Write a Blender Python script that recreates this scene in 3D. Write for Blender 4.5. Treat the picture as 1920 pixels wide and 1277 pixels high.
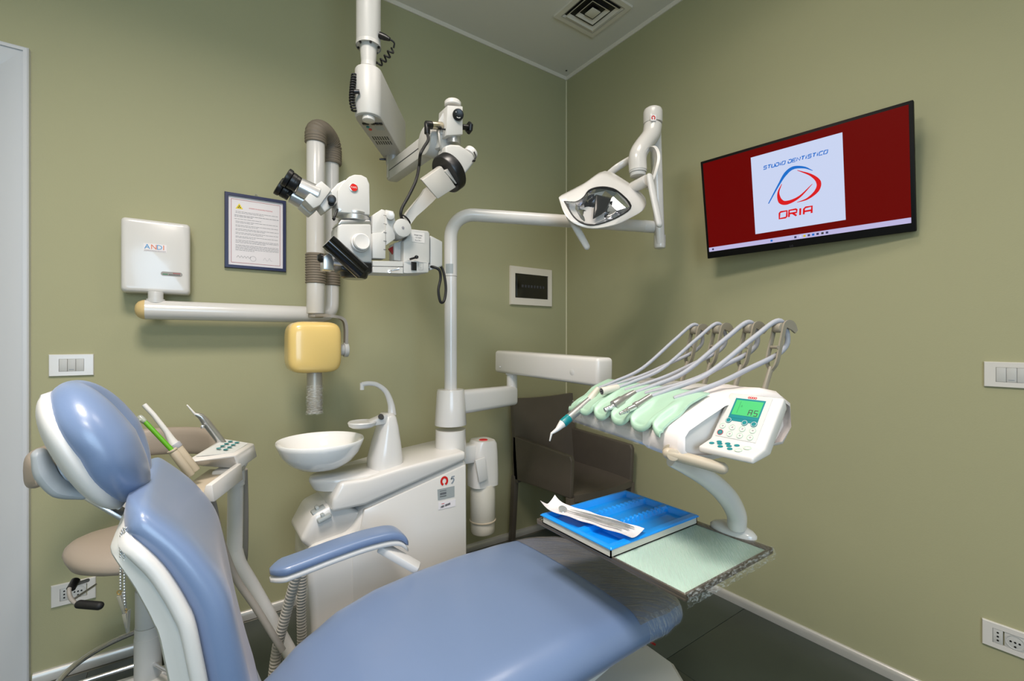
import bpy, bmesh, math, random
from mathutils import Vector, Matrix
random.seed(7)
for o in list(bpy.data.objects):
    bpy.data.objects.remove(o)
SC = bpy.context.scene
COL = SC.collection
V = Vector
R_ = math.radians

# ------------------------------------------------------------------ camera
FPX = 853.333                      # focal length in pixels (16 mm on 36 mm)
CAM = V((-2.0881, -2.3183, 1.23))
FW = V((0.57633, 0.81722, 0.0))
RT = V((0.81722, -0.57633, 0.0))
UP = V((0, 0, 1))
cam_d = bpy.data.cameras.new('camera')
cam_d.lens = 16.0
cam_d.sensor_width = 36.0
cam_d.clip_start = 0.02
cam = bpy.data.objects.new('camera', cam_d)
COL.objects.link(cam)
cam.location = CAM
cam.rotation_euler = (math.pi / 2, 0, math.atan2(FW.y, FW.x) - math.pi / 2)
SC.camera = cam

# ------------------------------------------------------------------ light
SC.view_settings.view_transform = 'Standard'
SC.view_settings.look = 'None'
SC.view_settings.gamma = 1.0
SC.view_settings.use_curve_mapping = False
SC.view_settings.exposure = 0.0
RX0, RY0, RZ = -3.7, -4.1, 3.0       # the room: x from RX0 to 0, y from RY0 to 0

w = bpy.data.worlds.new('world')
SC.world = w
w.use_nodes = True
w.node_tree.nodes['Background'].inputs[0].default_value = (0.62, 0.78, 1.0, 1)
w.node_tree.nodes['Background'].inputs[1].default_value = 1.0


def area(name, loc, aim, sx, sy, power, col):
    l = bpy.data.lights.new(name, 'AREA')
    l.shape = 'RECTANGLE'
    l.size, l.size_y = sx, sy
    l.energy = power
    l.color = col
    o = bpy.data.objects.new(name, l)
    COL.objects.link(o)
    o.location = loc
    o.rotation_euler = V(aim).to_track_quat('-Z', 'Y').to_euler()
    return o


PANELS = [(-2.25, -1.70, 38), (-0.95, -1.55, 4), (-2.30, -3.20, 26)]      # louvred ceiling panels: x, y, watts
for px_, py_, pw_ in PANELS:
    area('ceiling_panel_light', (px_, py_, RZ - 0.015), (0, 0, -1), 0.54, 0.54, pw_, (1.0, 0.905, 0.83)).data.spread = R_(150)
area('window_daylight', (-2.5, RY0 + 0.05, 1.55), (0, 1, -0.05), 1.5, 1.5, 42, (0.57, 0.78, 1.0))


# ------------------------------------------------------------------ pixel -> place
def ray(px, py):
    return FW + RT * ((px - 960) / FPX) - UP * ((py - 638.5) / FPX)


def P(px, py, d):
    return CAM + ray(px, py) * d


def onY(px, py, y):
    r = ray(px, py)
    return CAM + r * ((y - CAM.y) / r.y)


def onX(px, py, x):
    r = ray(px, py)
    return CAM + r * ((x - CAM.x) / r.x)


def onZ(px, py, z):
    r = ray(px, py)
    return CAM + r * ((z - CAM.z) / r.z)


# ------------------------------------------------------------------ materials
MATS = {}


def mat(name, col, rough=0.5, metal=0.0, coat=0.0, var=0.0, vscale=6.0, bump=0.0, bscale=200.0,
        emit=None, estr=1.0, spec=0.5, trans=0.0, alpha=1.0, sheen=0.0, stretch=None, rot=0.0):
    m = bpy.data.materials.new(name)
    m.use_nodes = True
    nt = m.node_tree
    b = nt.nodes['Principled BSDF']
    c = [((x / 255) / 12.92 if x / 255 <= 0.04045 else ((x / 255 + 0.055) / 1.055) ** 2.4) for x in col]
    b.inputs['Base Color'].default_value = (*c, 1)
    b.inputs['Roughness'].default_value = rough
    b.inputs['Metallic'].default_value = metal
    b.inputs['Coat Weight'].default_value = coat
    b.inputs['Coat Roughness'].default_value = 0.08
    b.inputs['Specular IOR Level'].default_value = spec
    b.inputs['Transmission Weight'].default_value = trans
    b.inputs['Alpha'].default_value = alpha
    if sheen:
        b.inputs['Sheen Weight'].default_value = sheen
        b.inputs['Sheen Roughness'].default_value = 0.45
        b.inputs['Sheen Tint'].default_value = (1.0, 0.90, 0.92, 1)
    if emit:
        e = [((x / 255) ** 2.2) for x in emit]
        b.inputs['Emission Color'].default_value = (*e, 1)
        b.inputs['Emission Strength'].default_value = estr
    if var or bump:
        tc = nt.nodes.new('ShaderNodeTexCoord')
        src = tc.outputs['Object']
        if stretch:
            mp = nt.nodes.new('ShaderNodeMapping')
            mp.vector_type = 'TEXTURE' if False else 'POINT'
            mp.inputs['Scale'].default_value = stretch
            rt = nt.nodes.new('ShaderNodeVectorRotate')
            rt.rotation_type = 'Z_AXIS'
            rt.inputs['Angle'].default_value = rot
            nt.links.new(src, rt.inputs['Vector'])
            nt.links.new(rt.outputs[0], mp.inputs['Vector'])
            src = mp.outputs[0]
    if var:
        n = nt.nodes.new('ShaderNodeTexNoise')
        n.inputs['Scale'].default_value = vscale
        n.inputs['Detail'].default_value = 5
        nt.links.new(src, n.inputs['Vector'])
        mx = nt.nodes.new('ShaderNodeMix')
        mx.data_type = 'RGBA'
        mx.inputs[6].default_value = (*[x * (1 - var) for x in c], 1)
        mx.inputs[7].default_value = (*[min(1, x * (1 + var)) for x in c], 1)
        nt.links.new(n.outputs['Fac'], mx.inputs[0])
        nt.links.new(mx.outputs[2], b.inputs['Base Color'])
    if bump:
        n2 = nt.nodes.new('ShaderNodeTexNoise')
        n2.inputs['Scale'].default_value = bscale
        n2.inputs['Detail'].default_value = 3
        nt.links.new(src, n2.inputs['Vector'])
        bp = nt.nodes.new('ShaderNodeBump')
        bp.inputs['Strength'].default_value = bump
        bp.inputs['Distance'].default_value = 0.002
        nt.links.new(n2.outputs['Fac'], bp.inputs['Height'])
        nt.links.new(bp.outputs[0], b.inputs['Normal'])
    MATS[name] = m
    return m


def film_mat(name, tint, base_alpha, streak_alpha, scale, stretch, rot=0.0):
    """plastic film: glossy, creased, see-through by its alphas; a tint can hold a painted reflection"""
    m = bpy.data.materials.new(name)
    m.use_nodes = True
    nt = m.node_tree
    b = nt.nodes['Principled BSDF']
    b.inputs['Base Color'].default_value = (*tint, 1)
    b.inputs['Roughness'].default_value = 0.16
    b.inputs['Specular IOR Level'].default_value = 0.6
    tc = nt.nodes.new('ShaderNodeTexCoord')
    mp = nt.nodes.new('ShaderNodeMapping')
    mp.inputs['Scale'].default_value = stretch
    n = nt.nodes.new('ShaderNodeTexNoise')
    n.inputs['Scale'].default_value = scale
    n.inputs['Detail'].default_value = 6
    n.inputs['Distortion'].default_value = 0.6
    rmp = nt.nodes.new('ShaderNodeMapRange')
    rmp.inputs[1].default_value = 0.45
    rmp.inputs[2].default_value = 0.72
    rmp.inputs[3].default_value = base_alpha
    rmp.inputs[4].default_value = streak_alpha
    rt = nt.nodes.new('ShaderNodeVectorRotate')
    rt.rotation_type = 'Z_AXIS'
    rt.inputs['Angle'].default_value = rot
    nt.links.new(tc.outputs['Object'], rt.inputs['Vector'])
    nt.links.new(rt.outputs[0], mp.inputs[0])
    nt.links.new(mp.outputs[0], n.inputs['Vector'])
    nt.links.new(n.outputs['Fac'], rmp.inputs[0])
    nt.links.new(rmp.outputs[0], b.inputs['Alpha'])
    bp = nt.nodes.new('ShaderNodeBump')
    bp.inputs['Strength'].default_value = 0.5
    bp.inputs['Distance'].default_value = 0.004
    nt.links.new(n.outputs['Fac'], bp.inputs['Height'])
    nt.links.new(bp.outputs[0], b.inputs['Normal'])
    MATS[name] = m
    return m


mat('wall_paint', (169, 167, 132), 0.75, var=0.03, vscale=1.5, bump=0.12, bscale=260)
mat('ceiling_paint', (226, 222, 214), 0.85, bump=0.08, bscale=160)
mat('trim_white', (226, 219, 207), 0.6)
mat('tile', (62, 70, 63), 0.42, var=0.22, vscale=5, bump=0.06, bscale=60)
mat('grout', (128, 126, 116), 0.8, var=0.05)
mat('alu', (214, 211, 206), 0.36, 0.45, bump=0.02, bscale=300)
mat('frame_white', (204, 206, 210), 0.36)
mat('gloss_white', (217, 214, 210), 0.22, coat=0.3)
mat('cover_grey', (196, 196, 192), 0.45)
mat('caulk', (205, 200, 168), 0.6)
mat('lever_grey', (168, 173, 178), 0.4)
mat('shell_white', (208, 207, 205), 0.35)
mat('ceramic', (244, 242, 238), 0.08, coat=0.5)
mat('scope_white', (194, 193, 189), 0.4, bump=0.05, bscale=500)
mat('scope_grey', (176, 173, 166), 0.45, bump=0.1, bscale=700)
mat('vinyl_blue', (110, 131, 167), 0.33, var=0.04, vscale=3, bump=0.05, bscale=420, coat=0.12, spec=0.8, sheen=0.12)
mat('vinyl_beige', (166, 152, 138), 0.45, bump=0.08, bscale=420)
mat('arm_taupe', (146, 139, 124), 0.42)
mat('plastic_beige', (184, 172, 152), 0.4)
mat('bellows', (122, 112, 98), 0.6)
mat('cream_yellow', (240, 206, 128), 0.25, coat=0.35, var=0.03, vscale=4)
mat('dome_beige', (214, 186, 130), 0.35)
mat('grey_plastic', (150, 145, 138), 0.45)
mat('light_grey', (196, 196, 194), 0.45)
mat('mid_grey', (140, 148, 158), 0.45)
mat('hose_grey', (164, 166, 174), 0.5)
mat('hose_rib', (164, 160, 152), 0.5)
mat('chrome', (220, 220, 222), 0.18, 0.85)
mat('steel', (196, 194, 192), 0.28, 0.8, bump=0.02, bscale=400)
mat('silver', (206, 206, 206), 0.3, 0.85)
mat('brass', (176, 150, 96), 0.35, 0.8)
mat('nickel', (196, 186, 164), 0.3, 0.85)
mat('cone_grey', (176, 170, 160), 0.4, 0.3)
mat('black', (16, 16, 18), 0.35)
mat('black_rubber', (22, 22, 23), 0.6, bump=0.15, bscale=300)
mat('black_gloss', (10, 10, 12), 0.12, coat=0.4)
mat('leather', (92, 85, 77), 0.40, var=0.14, vscale=9, bump=0.2, bscale=130, spec=0.5)
mat('frame_blue', (30, 38, 78), 0.35)
mat('paper', (236, 230, 232), 0.7)
mat('paper_red', (170, 90, 92), 0.7)
mat('ink_red', (196, 24, 34), 0.5)
mat('ink_dark', (60, 60, 66), 0.6)
mat('ink_grey', (140, 138, 142), 0.6)
mat('ink_blue', (60, 150, 205), 0.5)
mat('ink_orange', (226, 116, 62), 0.5)
mat('ink_green', (40, 130, 84), 0.5)
mat('ink_yellow', (240, 214, 30), 0.5)
mat('teal', (0, 126, 132), 0.35)
mat('badge_red', (206, 34, 30), 0.25, coat=0.3)
mat('label_grey', (160, 166, 166), 0.4)
mat('panel_grey', (204, 206, 203), 0.4)
mat('green_silicone', (170, 204, 182), 0.38, var=0.04, vscale=12)
mat('green_mat', (178, 204, 190), 0.38, bump=0.5, bscale=22, stretch=(1.2, 20, 1), var=0.05, vscale=10, rot=-0.75)
mat('green_tube', (86, 160, 20), 0.25, coat=0.2)
mat('clear_tip', (220, 226, 222), 0.15, trans=0.6)
mat('tray_blue', (14, 148, 240), 0.25, coat=0.2, spec=0.6)
mat('tray_white', (205, 200, 188), 0.4)
mat('tray_steel', (120, 110, 100), 0.35, 0.7)
mat('wrap_white', (240, 232, 230), 0.3, bump=0.35, bscale=26)
mat('lamp_glass', (120, 126, 130), 0.04, 0.0, alpha=0.10, spec=0.8)
mat('tv_case', (8, 8, 9), 0.55, spec=0.2)
mat('reflector', (224, 226, 232), 0.10, 1.0, bump=0.4, bscale=40)
mat('smoked', (26, 24, 22), 0.1, coat=0.5)
mat('red_flag', (150, 16, 14), 0.5)
mat('lcd_green', (60, 150, 90), 0.3, emit=(70, 190, 110), estr=0.55)
mat('tv_red', (4, 0, 0), 0.3, emit=(104, 0, 7), estr=0.95, spec=0.15)
mat('tv_paper', (8, 8, 10), 0.3, emit=(205, 216, 246), estr=0.95, spec=0.15)
mat('tv_bar', (8, 8, 10), 0.3, emit=(190, 184, 226), estr=0.95)
mat('tv_blue', (2, 4, 8), 0.3, emit=(0, 106, 200), estr=1.0)
mat('tv_logo_red', (8, 0, 0), 0.3, emit=(214, 8, 26), estr=1.0)
mat('tv_dark', (30, 30, 60), 0.3, emit=(60, 60, 110), estr=0.5)
mat('panel_emit', (255, 250, 240), 0.5, emit=(255, 240, 220), estr=4.0)
mat('glass_clear', (235, 240, 240), 0.03, trans=1.0)
film_mat('film_chair_reflection', (0.27, 0.25, 0.235), 0.40, 0.84, 5.0, (2.0, 30.0, 6.0), 0.45)  # grey-brown tint paints the olive wall's reflection into the film
film_mat('film_tray', (0.80, 0.84, 0.82), 0.02, 0.45, 34.0, (2.0, 2.0, 6.0))
film_mat('film_tray_top', (0.80, 0.86, 0.84), 0.03, 0.30, 16.0, (1.5, 26.0, 6.0), -0.75)
film_mat('film_head', (0.93, 0.92, 0.91), 0.02, 0.4, 26.0, (1, 1, 1))
film_mat('film_foot', (0.75, 0.78, 0.82), 0.0, 0.40, 60.0, (4.0, 1.0, 0.7))
film_mat('pouch_clear', (0.78, 0.86, 0.88), 0.05, 0.30, 24.0, (1, 1, 1))


# ------------------------------------------------------------------ shape tools: each returns (verts, faces)
def cr(pts, n=8):
    """Catmull-Rom through the points"""
    pts = [V(p) for p in pts]
    if len(pts) < 3:
        return pts
    out = []
    q = [pts[0] * 2 - pts[1]] + pts + [pts[-1] * 2 - pts[-2]]
    for i in range(1, len(q) - 2):
        a, b, c, d = q[i - 1], q[i], q[i + 1], q[i + 2]
        for k in range(n):
            t = k / n
            out.append(0.5 * ((2 * b) + (c - a) * t + (2 * a - 5 * b + 4 * c - d) * t * t + (3 * b - a - 3 * c + d) * t ** 3))
    out.append(pts[-1])
    return out


def loft(rings, cap=True, closed=True):
    n = len(rings[0])
    vs, fs = [], []
    for r in rings:
        vs += [tuple(p) for p in r]
    for i in range(len(rings) - 1):
        for j in range(n if closed else n - 1):
            k = (j + 1) % n
            fs.append((i * n + j, i * n + k, (i + 1) * n + k, (i + 1) * n + j))
    if cap and closed:
        fs.append(tuple(reversed(range(n))))
        fs.append(tuple((len(rings) - 1) * n + j for j in range(n)))
    return vs, fs


def frames(path):
    ts = []
    for i in range(len(path)):
        a = path[max(0, i - 1)]
        b = path[min(len(path) - 1, i + 1)]
        t = (b - a)
        ts.append(t.normalized() if t.length > 1e-9 else V((0, 0, 1)))
    ref = V((0, 0, 1)) if abs(ts[0].z) < 0.9 else V((1, 0, 0))
    n = (ref - ts[0] * ref.dot(ts[0])).normalized()
    fr = []
    for t in ts:
        n = (n - t * n.dot(t))
        n = n.normalized() if n.length > 1e-9 else t.orthogonal().normalized()
        fr.append((t, n, t.cross(n)))
    return fr


def tube(pts, r, seg=14, smooth=0, cap=True, ell=1.0, rnd=False):
    path = cr(pts, smooth) if smooth else [V(p) for p in pts]
    m = len(path)
    rs = r if isinstance(r, (list, tuple)) else None
    fr = frames(path)
    rings = []
    for i, p in enumerate(path):
        if rs:
            u = i / (m - 1) * (len(rs) - 1)
            k = min(int(u), len(rs) - 2)
            rr = rs[k] + (rs[k + 1] - rs[k]) * (u - k)
        else:
            rr = r
        t, n, b = fr[i]
        rings.append([p + n * (rr * math.cos(a)) + b * (rr * ell * math.sin(a)) for a in [2 * math.pi * j / seg for j in range(seg)]])
    if rnd:      # rounded ends
        def endcap(ring, c, t, s):
            out = []
            for q in (0.35, 0.7, 0.9, 0.985):
                sc = math.sqrt(1 - q * q)
                rad = (ring[0] - c).length
                out.append([c + (p - c) * sc + t * (s * q * rad) for p in ring])
            return out
        a = endcap(rings[0], path[0], fr[0][0], -1)
        z = endcap(rings[-1], path[-1], fr[-1][0], 1)
        rings = list(reversed(a)) + rings + z
    return loft(rings, cap)


def lathe(prof, o, ax=(0, 0, 1), seg=32, cap=True, sx=1.0, ref=None):
    o, ax = V(o), V(ax).normalized()
    n = (V(ref) - ax * V(ref).dot(ax)).normalized() if ref is not None else ax.orthogonal().normalized()
    b = ax.cross(n)
    rings = [[o + ax * h + n * (r * sx * math.cos(2 * math.pi * j / seg)) + b * (r * math.sin(2 * math.pi * j / seg)) for j in range(seg)] for r, h in prof]
    return loft(rings, cap)


def cyl(p0, p1, r, seg=24, bev=0.0, r1=None):
    p0, p1 = V(p0), V(p1)
    L = (p1 - p0).length
    r1 = r if r1 is None else r1
    pr = [(r, 0), (r1, L)] if not bev else [(r - bev, 0), (r - bev * 0.3, bev * 0.3), (r, bev), (r1, L - bev), (r1 - bev * 0.3, L - bev * 0.3), (r1 - bev, L)]
    return lathe(pr, p0, p1 - p0, seg)


def _bm(bm):
    bm.verts.ensure_lookup_table()
    bm.verts.index_update()
    vs = [tuple(v.co) for v in bm.verts]
    fs = [tuple(v.index for v in f.verts) for f in bm.faces]
    bm.free()
    return vs, fs


def solid(vs, fs, bevel=0.0, seg=2):
    bm = bmesh.new()
    bv = [bm.verts.new(v) for v in vs]
    for f in fs:
        try:
            bm.faces.new([bv[i] for i in f])
        except ValueError:
            pass
    bmesh.ops.recalc_face_normals(bm, faces=bm.faces)
    if bevel > 0:
        es = [e for e in bm.edges if len(e.link_faces) == 2 and e.calc_face_angle(0) > 0.35]
        bmesh.ops.bevel(bm, geom=es, offset=bevel, segments=seg, profile=0.5, affect='EDGES', clamp_overlap=True)
    return _bm(bm)


def hexa(c8, bevel=0.0, seg=2):
    """8 corners: bottom 4 in turn, then top 4"""
    return solid(c8, [(3, 2, 1, 0), (4, 5, 6, 7), (0, 1, 5, 4), (1, 2, 6, 5), (2, 3, 7, 6), (3, 0, 4, 7)], bevel, seg)


def box(c, s, bevel=0.0, ax=None, seg=2):
    """box with centre c, full sizes s, along axes ax (three vectors)"""
    c = V(c)
    X, Y, Z = [V(a).normalized() for a in ax] if ax else (V((1, 0, 0)), V((0, 1, 0)), V((0, 0, 1)))
    q = []
    for z in (-1, 1):
        for x, y in ((-1, -1), (1, -1), (1, 1), (-1, 1)):
            q.append(c + X * (x * s[0] / 2) + Y * (y * s[1] / 2) + Z * (z * s[2] / 2))
    return hexa(q, bevel, seg)


def span(x0, x1, y0, y1, z0, z1, bevel=0.0):
    return box(((x0 + x1) / 2, (y0 + y1) / 2, (z0 + z1) / 2), (abs(x1 - x0), abs(y1 - y0), abs(z1 - z0)), bevel)


def beam(p0, p1, wd, ht, up=(0, 0, 1), bevel=0.0, w1=None, h1=None, seg=2):
    """bar from p0 to p1; ht along up, wd sideways; may taper"""
    p0, p1 = V(p0), V(p1)
    t = (p1 - p0).normalized()
    s = t.cross(V(up)).normalized()
    u = s.cross(t)
    w1 = wd if w1 is None else w1
    h1 = ht if h1 is None else h1
    q = []
    for p, a, b in ((p0, wd, ht), (p1, w1, h1)):
        q += [p - s * (a / 2) - u * (b / 2), p + s * (a / 2) - u * (b / 2), p + s * (a / 2) + u * (b / 2), p - s * (a / 2) + u * (b / 2)]
    return hexa(q, bevel, seg)


def prism(poly, vec, bevel=0.0, seg=2):
    poly = [V(p) for p in poly]
    vec = V(vec)
    n = len(poly)
    return solid(poly + [p + vec for p in poly],
                 [tuple(range(n)), tuple(reversed(range(n, 2 * n)))] + [(i, (i + 1) % n, n + (i + 1) % n, n + i) for i in range(n)], bevel, seg)


def rrect(o, X, Y, w, h, r, n=5):
    """rounded rectangle outline around o in the plane X, Y"""
    o, X, Y = V(o), V(X).normalized(), V(Y).normalized()
    out = []
    for cx, cy, a0 in ((w / 2 - r, h / 2 - r, 0), (-w / 2 + r, h / 2 - r, 90), (-w / 2 + r, -h / 2 + r, 180), (w / 2 - r, -h / 2 + r, 270)):
        for k in range(n + 1):
            a = R_(a0 + 90 * k / n)
            out.append(o + X * (cx + r * math.cos(a)) + Y * (cy + r * math.sin(a)))
    return out


def circ(o, X, Y, r, n=24, ry=None):
    o, X, Y = V(o), V(X).normalized(), V(Y).normalized()
    ry = r if ry is None else ry
    return [o + X * (r * math.cos(2 * math.pi * k / n)) + Y * (ry * math.sin(2 * math.pi * k / n)) for k in range(n)]


def plate(poly, nrm, th=0.0006):
    return prism(poly, V(nrm).normalized() * th)


def ribbon(pts, ws, nrm, th=0.0005):
    """flat stroke of changing width through points, lying in the plane with normal nrm"""
    nrm = V(nrm).normalized()
    pts = [V(p) for p in pts]
    m = len(pts)
    L, Rr = [], []
    for i, p in enumerate(pts):
        t = (pts[min(m - 1, i + 1)] - pts[max(0, i - 1)]).normalized()
        s = nrm.cross(t)
        wv = ws[i] if isinstance(ws, (list, tuple)) else ws
        L.append(p + s * (wv / 2))
        Rr.append(p - s * (wv / 2))
    vs = L + Rr + [p + nrm * th for p in L] + [p + nrm * th for p in Rr]
    fs = []
    for i in range(m - 1):
        fs.append((i, m + i, m + i + 1, i + 1))
        fs.append((2 * m + i, 2 * m + i + 1, 3 * m + i + 1, 3 * m + i))
        fs.append((i, i + 1, 2 * m + i + 1, 2 * m + i))
        fs.append((m + i, 3 * m + i, 3 * m + i + 1, m + i + 1))
    fs += [(0, 2 * m, 3 * m, m), (m - 1, 2 * m - 1, 4 * m - 1, 3 * m - 1)]
    return vs, fs


def text(s, o, X, Y, size, th=0.0004, align='CENTER', width=None):
    """flat lettering of the built-in font, centred at o"""
    o, X, Y = V(o), V(X).normalized(), V(Y).normalized()
    N = X.cross(Y)
    c = bpy.data.curves.new('t', 'FONT')
    c.body = s
    c.size = size
    c.align_x = align
    c.align_y = 'CENTER'
    c.resolution_u = 2
    ob = bpy.data.objects.new('t', c)
    COL.objects.link(ob)
    bpy.context.view_layer.update()
    me = bpy.data.meshes.new_from_object(ob.evaluated_get(bpy.context.evaluated_depsgraph_get()))
    k = 1.0
    if width:
        xs = [v.co.x for v in me.vertices]
        k = width / max(1e-6, max(xs) - min(xs))
    vs = [tuple(o + X * (v.co.x * k) + Y * v.co.y + N * th) for v in me.vertices]
    fs = [tuple(p.vertices) for p in me.polygons]
    bpy.data.objects.remove(ob)
    bpy.data.curves.remove(c)
    bpy.data.meshes.remove(me)
    return vs, fs


def grid(fn, nu, nv):
    vs = [tuple(fn(i / (nu - 1), j / (nv - 1))) for i in range(nu) for j in range(nv)]
    fs = [(i * nv + j, (i + 1) * nv + j, (i + 1) * nv + j + 1, i * nv + j + 1) for i in range(nu - 1) for j in range(nv - 1)]
    return vs, fs


def thick(fn, nu, nv, nfn):
    """closed sheet: fn(u,v) on top and fn + nfn(u,v) below"""
    a, fa = grid(fn, nu, nv)
    b, _ = grid(lambda u, v: V(fn(u, v)) + V(nfn(u, v)), nu, nv)
    n = nu * nv
    fs = list(fa) + [tuple(n + i for i in reversed(f)) for f in fa]
    rim = [i * nv for i in range(nu)] + [(nu - 1) * nv + j for j in range(1, nv)] + [i * nv + nv - 1 for i in range(nu - 2, -1, -1)] + [j for j in range(nv - 2, 0, -1)]
    for i in range(len(rim)):
        p, q = rim[i], rim[(i + 1) % len(rim)]
        fs.append((p, n + p, n + q, q))
    return a + b, fs


def join(*gs):
    vs, fs = [], []
    for g in gs:
        k = len(vs)
        vs += list(g[0])
        fs += [tuple(i + k for i in f) for f in g[1]]
    return vs, fs


def mesh(name, g, m, angle=38, fix=True):
    me = bpy.data.meshes.new(name)
    me.from_pydata([tuple(v) for v in g[0]], [], [tuple(f) for f in g[1]])
    if fix:
        bm = bmesh.new()
        bm.from_mesh(me)
        bmesh.ops.recalc_face_normals(bm, faces=bm.faces)
        bm.to_mesh(me)
        bm.free()
    me.polygons.foreach_set('use_smooth', [True] * len(me.polygons))
    me.set_sharp_from_angle(angle=R_(angle))
    me.materials.append(MATS[m])
    me.update()
    return me


WORLD = {}


def ob(name, g, m, parent=None, label=None, angle=38, sub=0):
    """one mesh object; the shape is given in world coordinates, the origin goes to its base"""
    vs = [V(v) for v in g[0]]
    lo = V((min(v.x for v in vs), min(v.y for v in vs), min(v.z for v in vs)))
    hi = V((max(v.x for v in vs), max(v.y for v in vs), max(v.z for v in vs)))
    org = V(((lo.x + hi.x) / 2, (lo.y + hi.y) / 2, lo.z))
    me = mesh(name, ([v - org for v in vs], g[1]), m, angle)
    o = bpy.data.objects.new(name, me)
    COL.objects.link(o)
    o.parent = parent
    o.location = org - (WORLD[parent.name] if parent else V((0, 0, 0)))
    WORLD[o.name] = org
    if sub:
        md = o.modifiers.new('sub', 'SUBSURF')
        md.levels = md.render_levels = sub
    if label:
        o['label'] = label
    return o


def thing(name, loc, label, cat, group=None):
    o = bpy.data.objects.new(name, None)
    o.empty_display_size = 0.05
    COL.objects.link(o)
    o.location = V(loc)
    WORLD[o.name] = V(loc)
    tag(o, label, cat, group)
    return o


def tag(o, label, cat, group=None):
    o['label'] = label
    o['category'] = cat
    if group:
        o['group'] = group
    return o


def struct(o):
    o['kind'] = 'structure'
    return o


# ================================================================== THE ROOM
RZC = 3.014
TH = 0.12
floor = struct(ob('floor', span(RX0 - TH, TH, RY0 - TH, TH, -0.12, -0.004), 'grout'))
tile_me = None
TS = 0.6
nx = int(-RX0 / TS) + 1
for i in range(nx):
    x1 = -TS * i
    x0 = max(RX0, x1 - TS)
    if x1 - x0 < 0.05:
        continue
    ys = [0.0, -0.026] + [-0.026 - TS * k for k in range(1, 8)]
    for j in range(1, len(ys) - 1):
        y1, y0 = ys[j], max(RY0, ys[j + 1])
        if y1 - y0 < 0.05:
            continue
        full = abs(x1 - x0 - TS) < 1e-6 and abs(y1 - y0 - TS) < 1e-6
        if full and tile_me:
            t = bpy.data.objects.new('floor_tile', tile_me)
            COL.objects.link(t)
            t.parent = floor
            t.location = V(((x0 + x1) / 2, (y0 + y1) / 2, -0.010)) - WORLD['floor']
        else:
            t = ob('floor_tile', span(x0 + 0.0012, x1 - 0.0012, y0 + 0.0012, y1 - 0.0012, -0.010, 0.0, 0.0008), 'tile', floor)
            if full:
                tile_me = t.data

DX0, DX1 = -3.52, onY(55, 92, -0.02).x - 0.075                     # door opening in the left wall
wall_left = struct(ob('wall_left', join(span(DX1, TH, 0, TH, 0, RZC), span(DX0, DX1, 0, TH, 2.20, RZC), span(RX0 - TH, DX0, 0, TH, 0, RZC)), 'wall_paint'))
wall_right = struct(ob('wall_right', span(0, TH, RY0 - TH, 0, 0, RZC), 'wall_paint'))
wall_near = struct(ob('wall_side', span(RX0 - TH, RX0, RY0 - TH, 0, 0, RZC), 'wall_paint'))
wall_rear = struct(ob('wall_rear', join(span(RX0, -3.3, RY0 - TH, RY0, 0, RZC), span(-1.7, 0, RY0 - TH, RY0, 0, RZC),
                                        span(-3.3, -1.7, RY0 - TH, RY0, 0, 0.75), span(-3.3, -1.7, RY0 - TH, RY0, 2.35, RZC)), 'wall_paint'))
ceiling = struct(ob('ceiling', span(RX0 - TH, TH, RY0 - TH, TH, RZC, RZC + 0.1), 'ceiling_paint'))
struct(ob('trim_1', prism([(RX0, 0, RZC), (RX0, 0, 2.998), (RX0, -0.006, 2.998), (RX0, -0.016, RZC - 0.004), (RX0, -0.016, RZC)], (-RX0, 0, 0)), 'trim_white'))
struct(ob('trim_2', prism([(0, RY0, RZC), (0, RY0, 2.998), (-0.006, RY0, 2.998), (-0.016, RY0, RZC - 0.004), (-0.016, RY0, RZC)], (0, -RY0, 0)), 'trim_white'))
struct(ob('trim_3', prism([(-0.0055, 0, 0.04), (0, 0, 0.04), (0, -0.0055, 0.04)], (0, 0, 2.958)), 'caulk'))
bb = [(0, 0), (0, 0.040), (0.004, 0.040), (0.010, 0.034), (0.013, 0.022), (0.014, 0.004), (0.014, 0)]
struct(ob('baseboard_left', prism([(DX1 + 0.08, -a, b) for a, b in bb], (-DX1 - 0.08, 0, 0)), 'alu', angle=60))
struct(ob('baseboard_right', prism([(-a, RY0, b) for a, b in bb], (0, -RY0, 0)), 'alu', angle=60))
struct(ob('baseboard_rear', span(RX0, 0, RY0, RY0 + 0.013, 0, 0.04), 'alu'))
# window behind the camera
win = struct(ob('window_1', join(span(-3.3, -1.7, RY0 - 0.09, RY0 - 0.03, 0.75, 0.82), span(-3.3, -1.7, RY0 - 0.09, RY0 - 0.03, 2.28, 2.35),
                                 span(-3.3, -3.23, RY0 - 0.09, RY0 - 0.03, 0.82, 2.28), span(-1.77, -1.7, RY0 - 0.09, RY0 - 0.03, 0.82, 2.28),
                                 span(-2.53, -2.47, RY0 - 0.09, RY0 - 0.03, 0.82, 2.28)), 'frame_white'))
for a, b in ((-3.23, -2.53), (-2.47, -1.77)):
    ob('window_pane', span(a, b, RY0 - 0.065, RY0 - 0.055, 0.82, 2.28), 'glass_clear', win)

# door in the left wall: bevelled metal casing and a white leaf
fx = onY(55, 92, -0.02)
FX1, FZ1 = fx.x, fx.z                       # outer corner of the casing
rim_w, face_w = 0.014, 0.066
prof = [(0.0, 0.0), (0.0, -0.026), (-0.004, -0.030), (-rim_w, -0.030), (-rim_w, -0.024), (-rim_w - 0.004, -0.024), (-rim_w - face_w, -0.004), (-rim_w - face_w, 0.10), (-rim_w - face_w + 0.004, 0.10), (-rim_w - face_w + 0.004, 0.0)]


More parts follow.
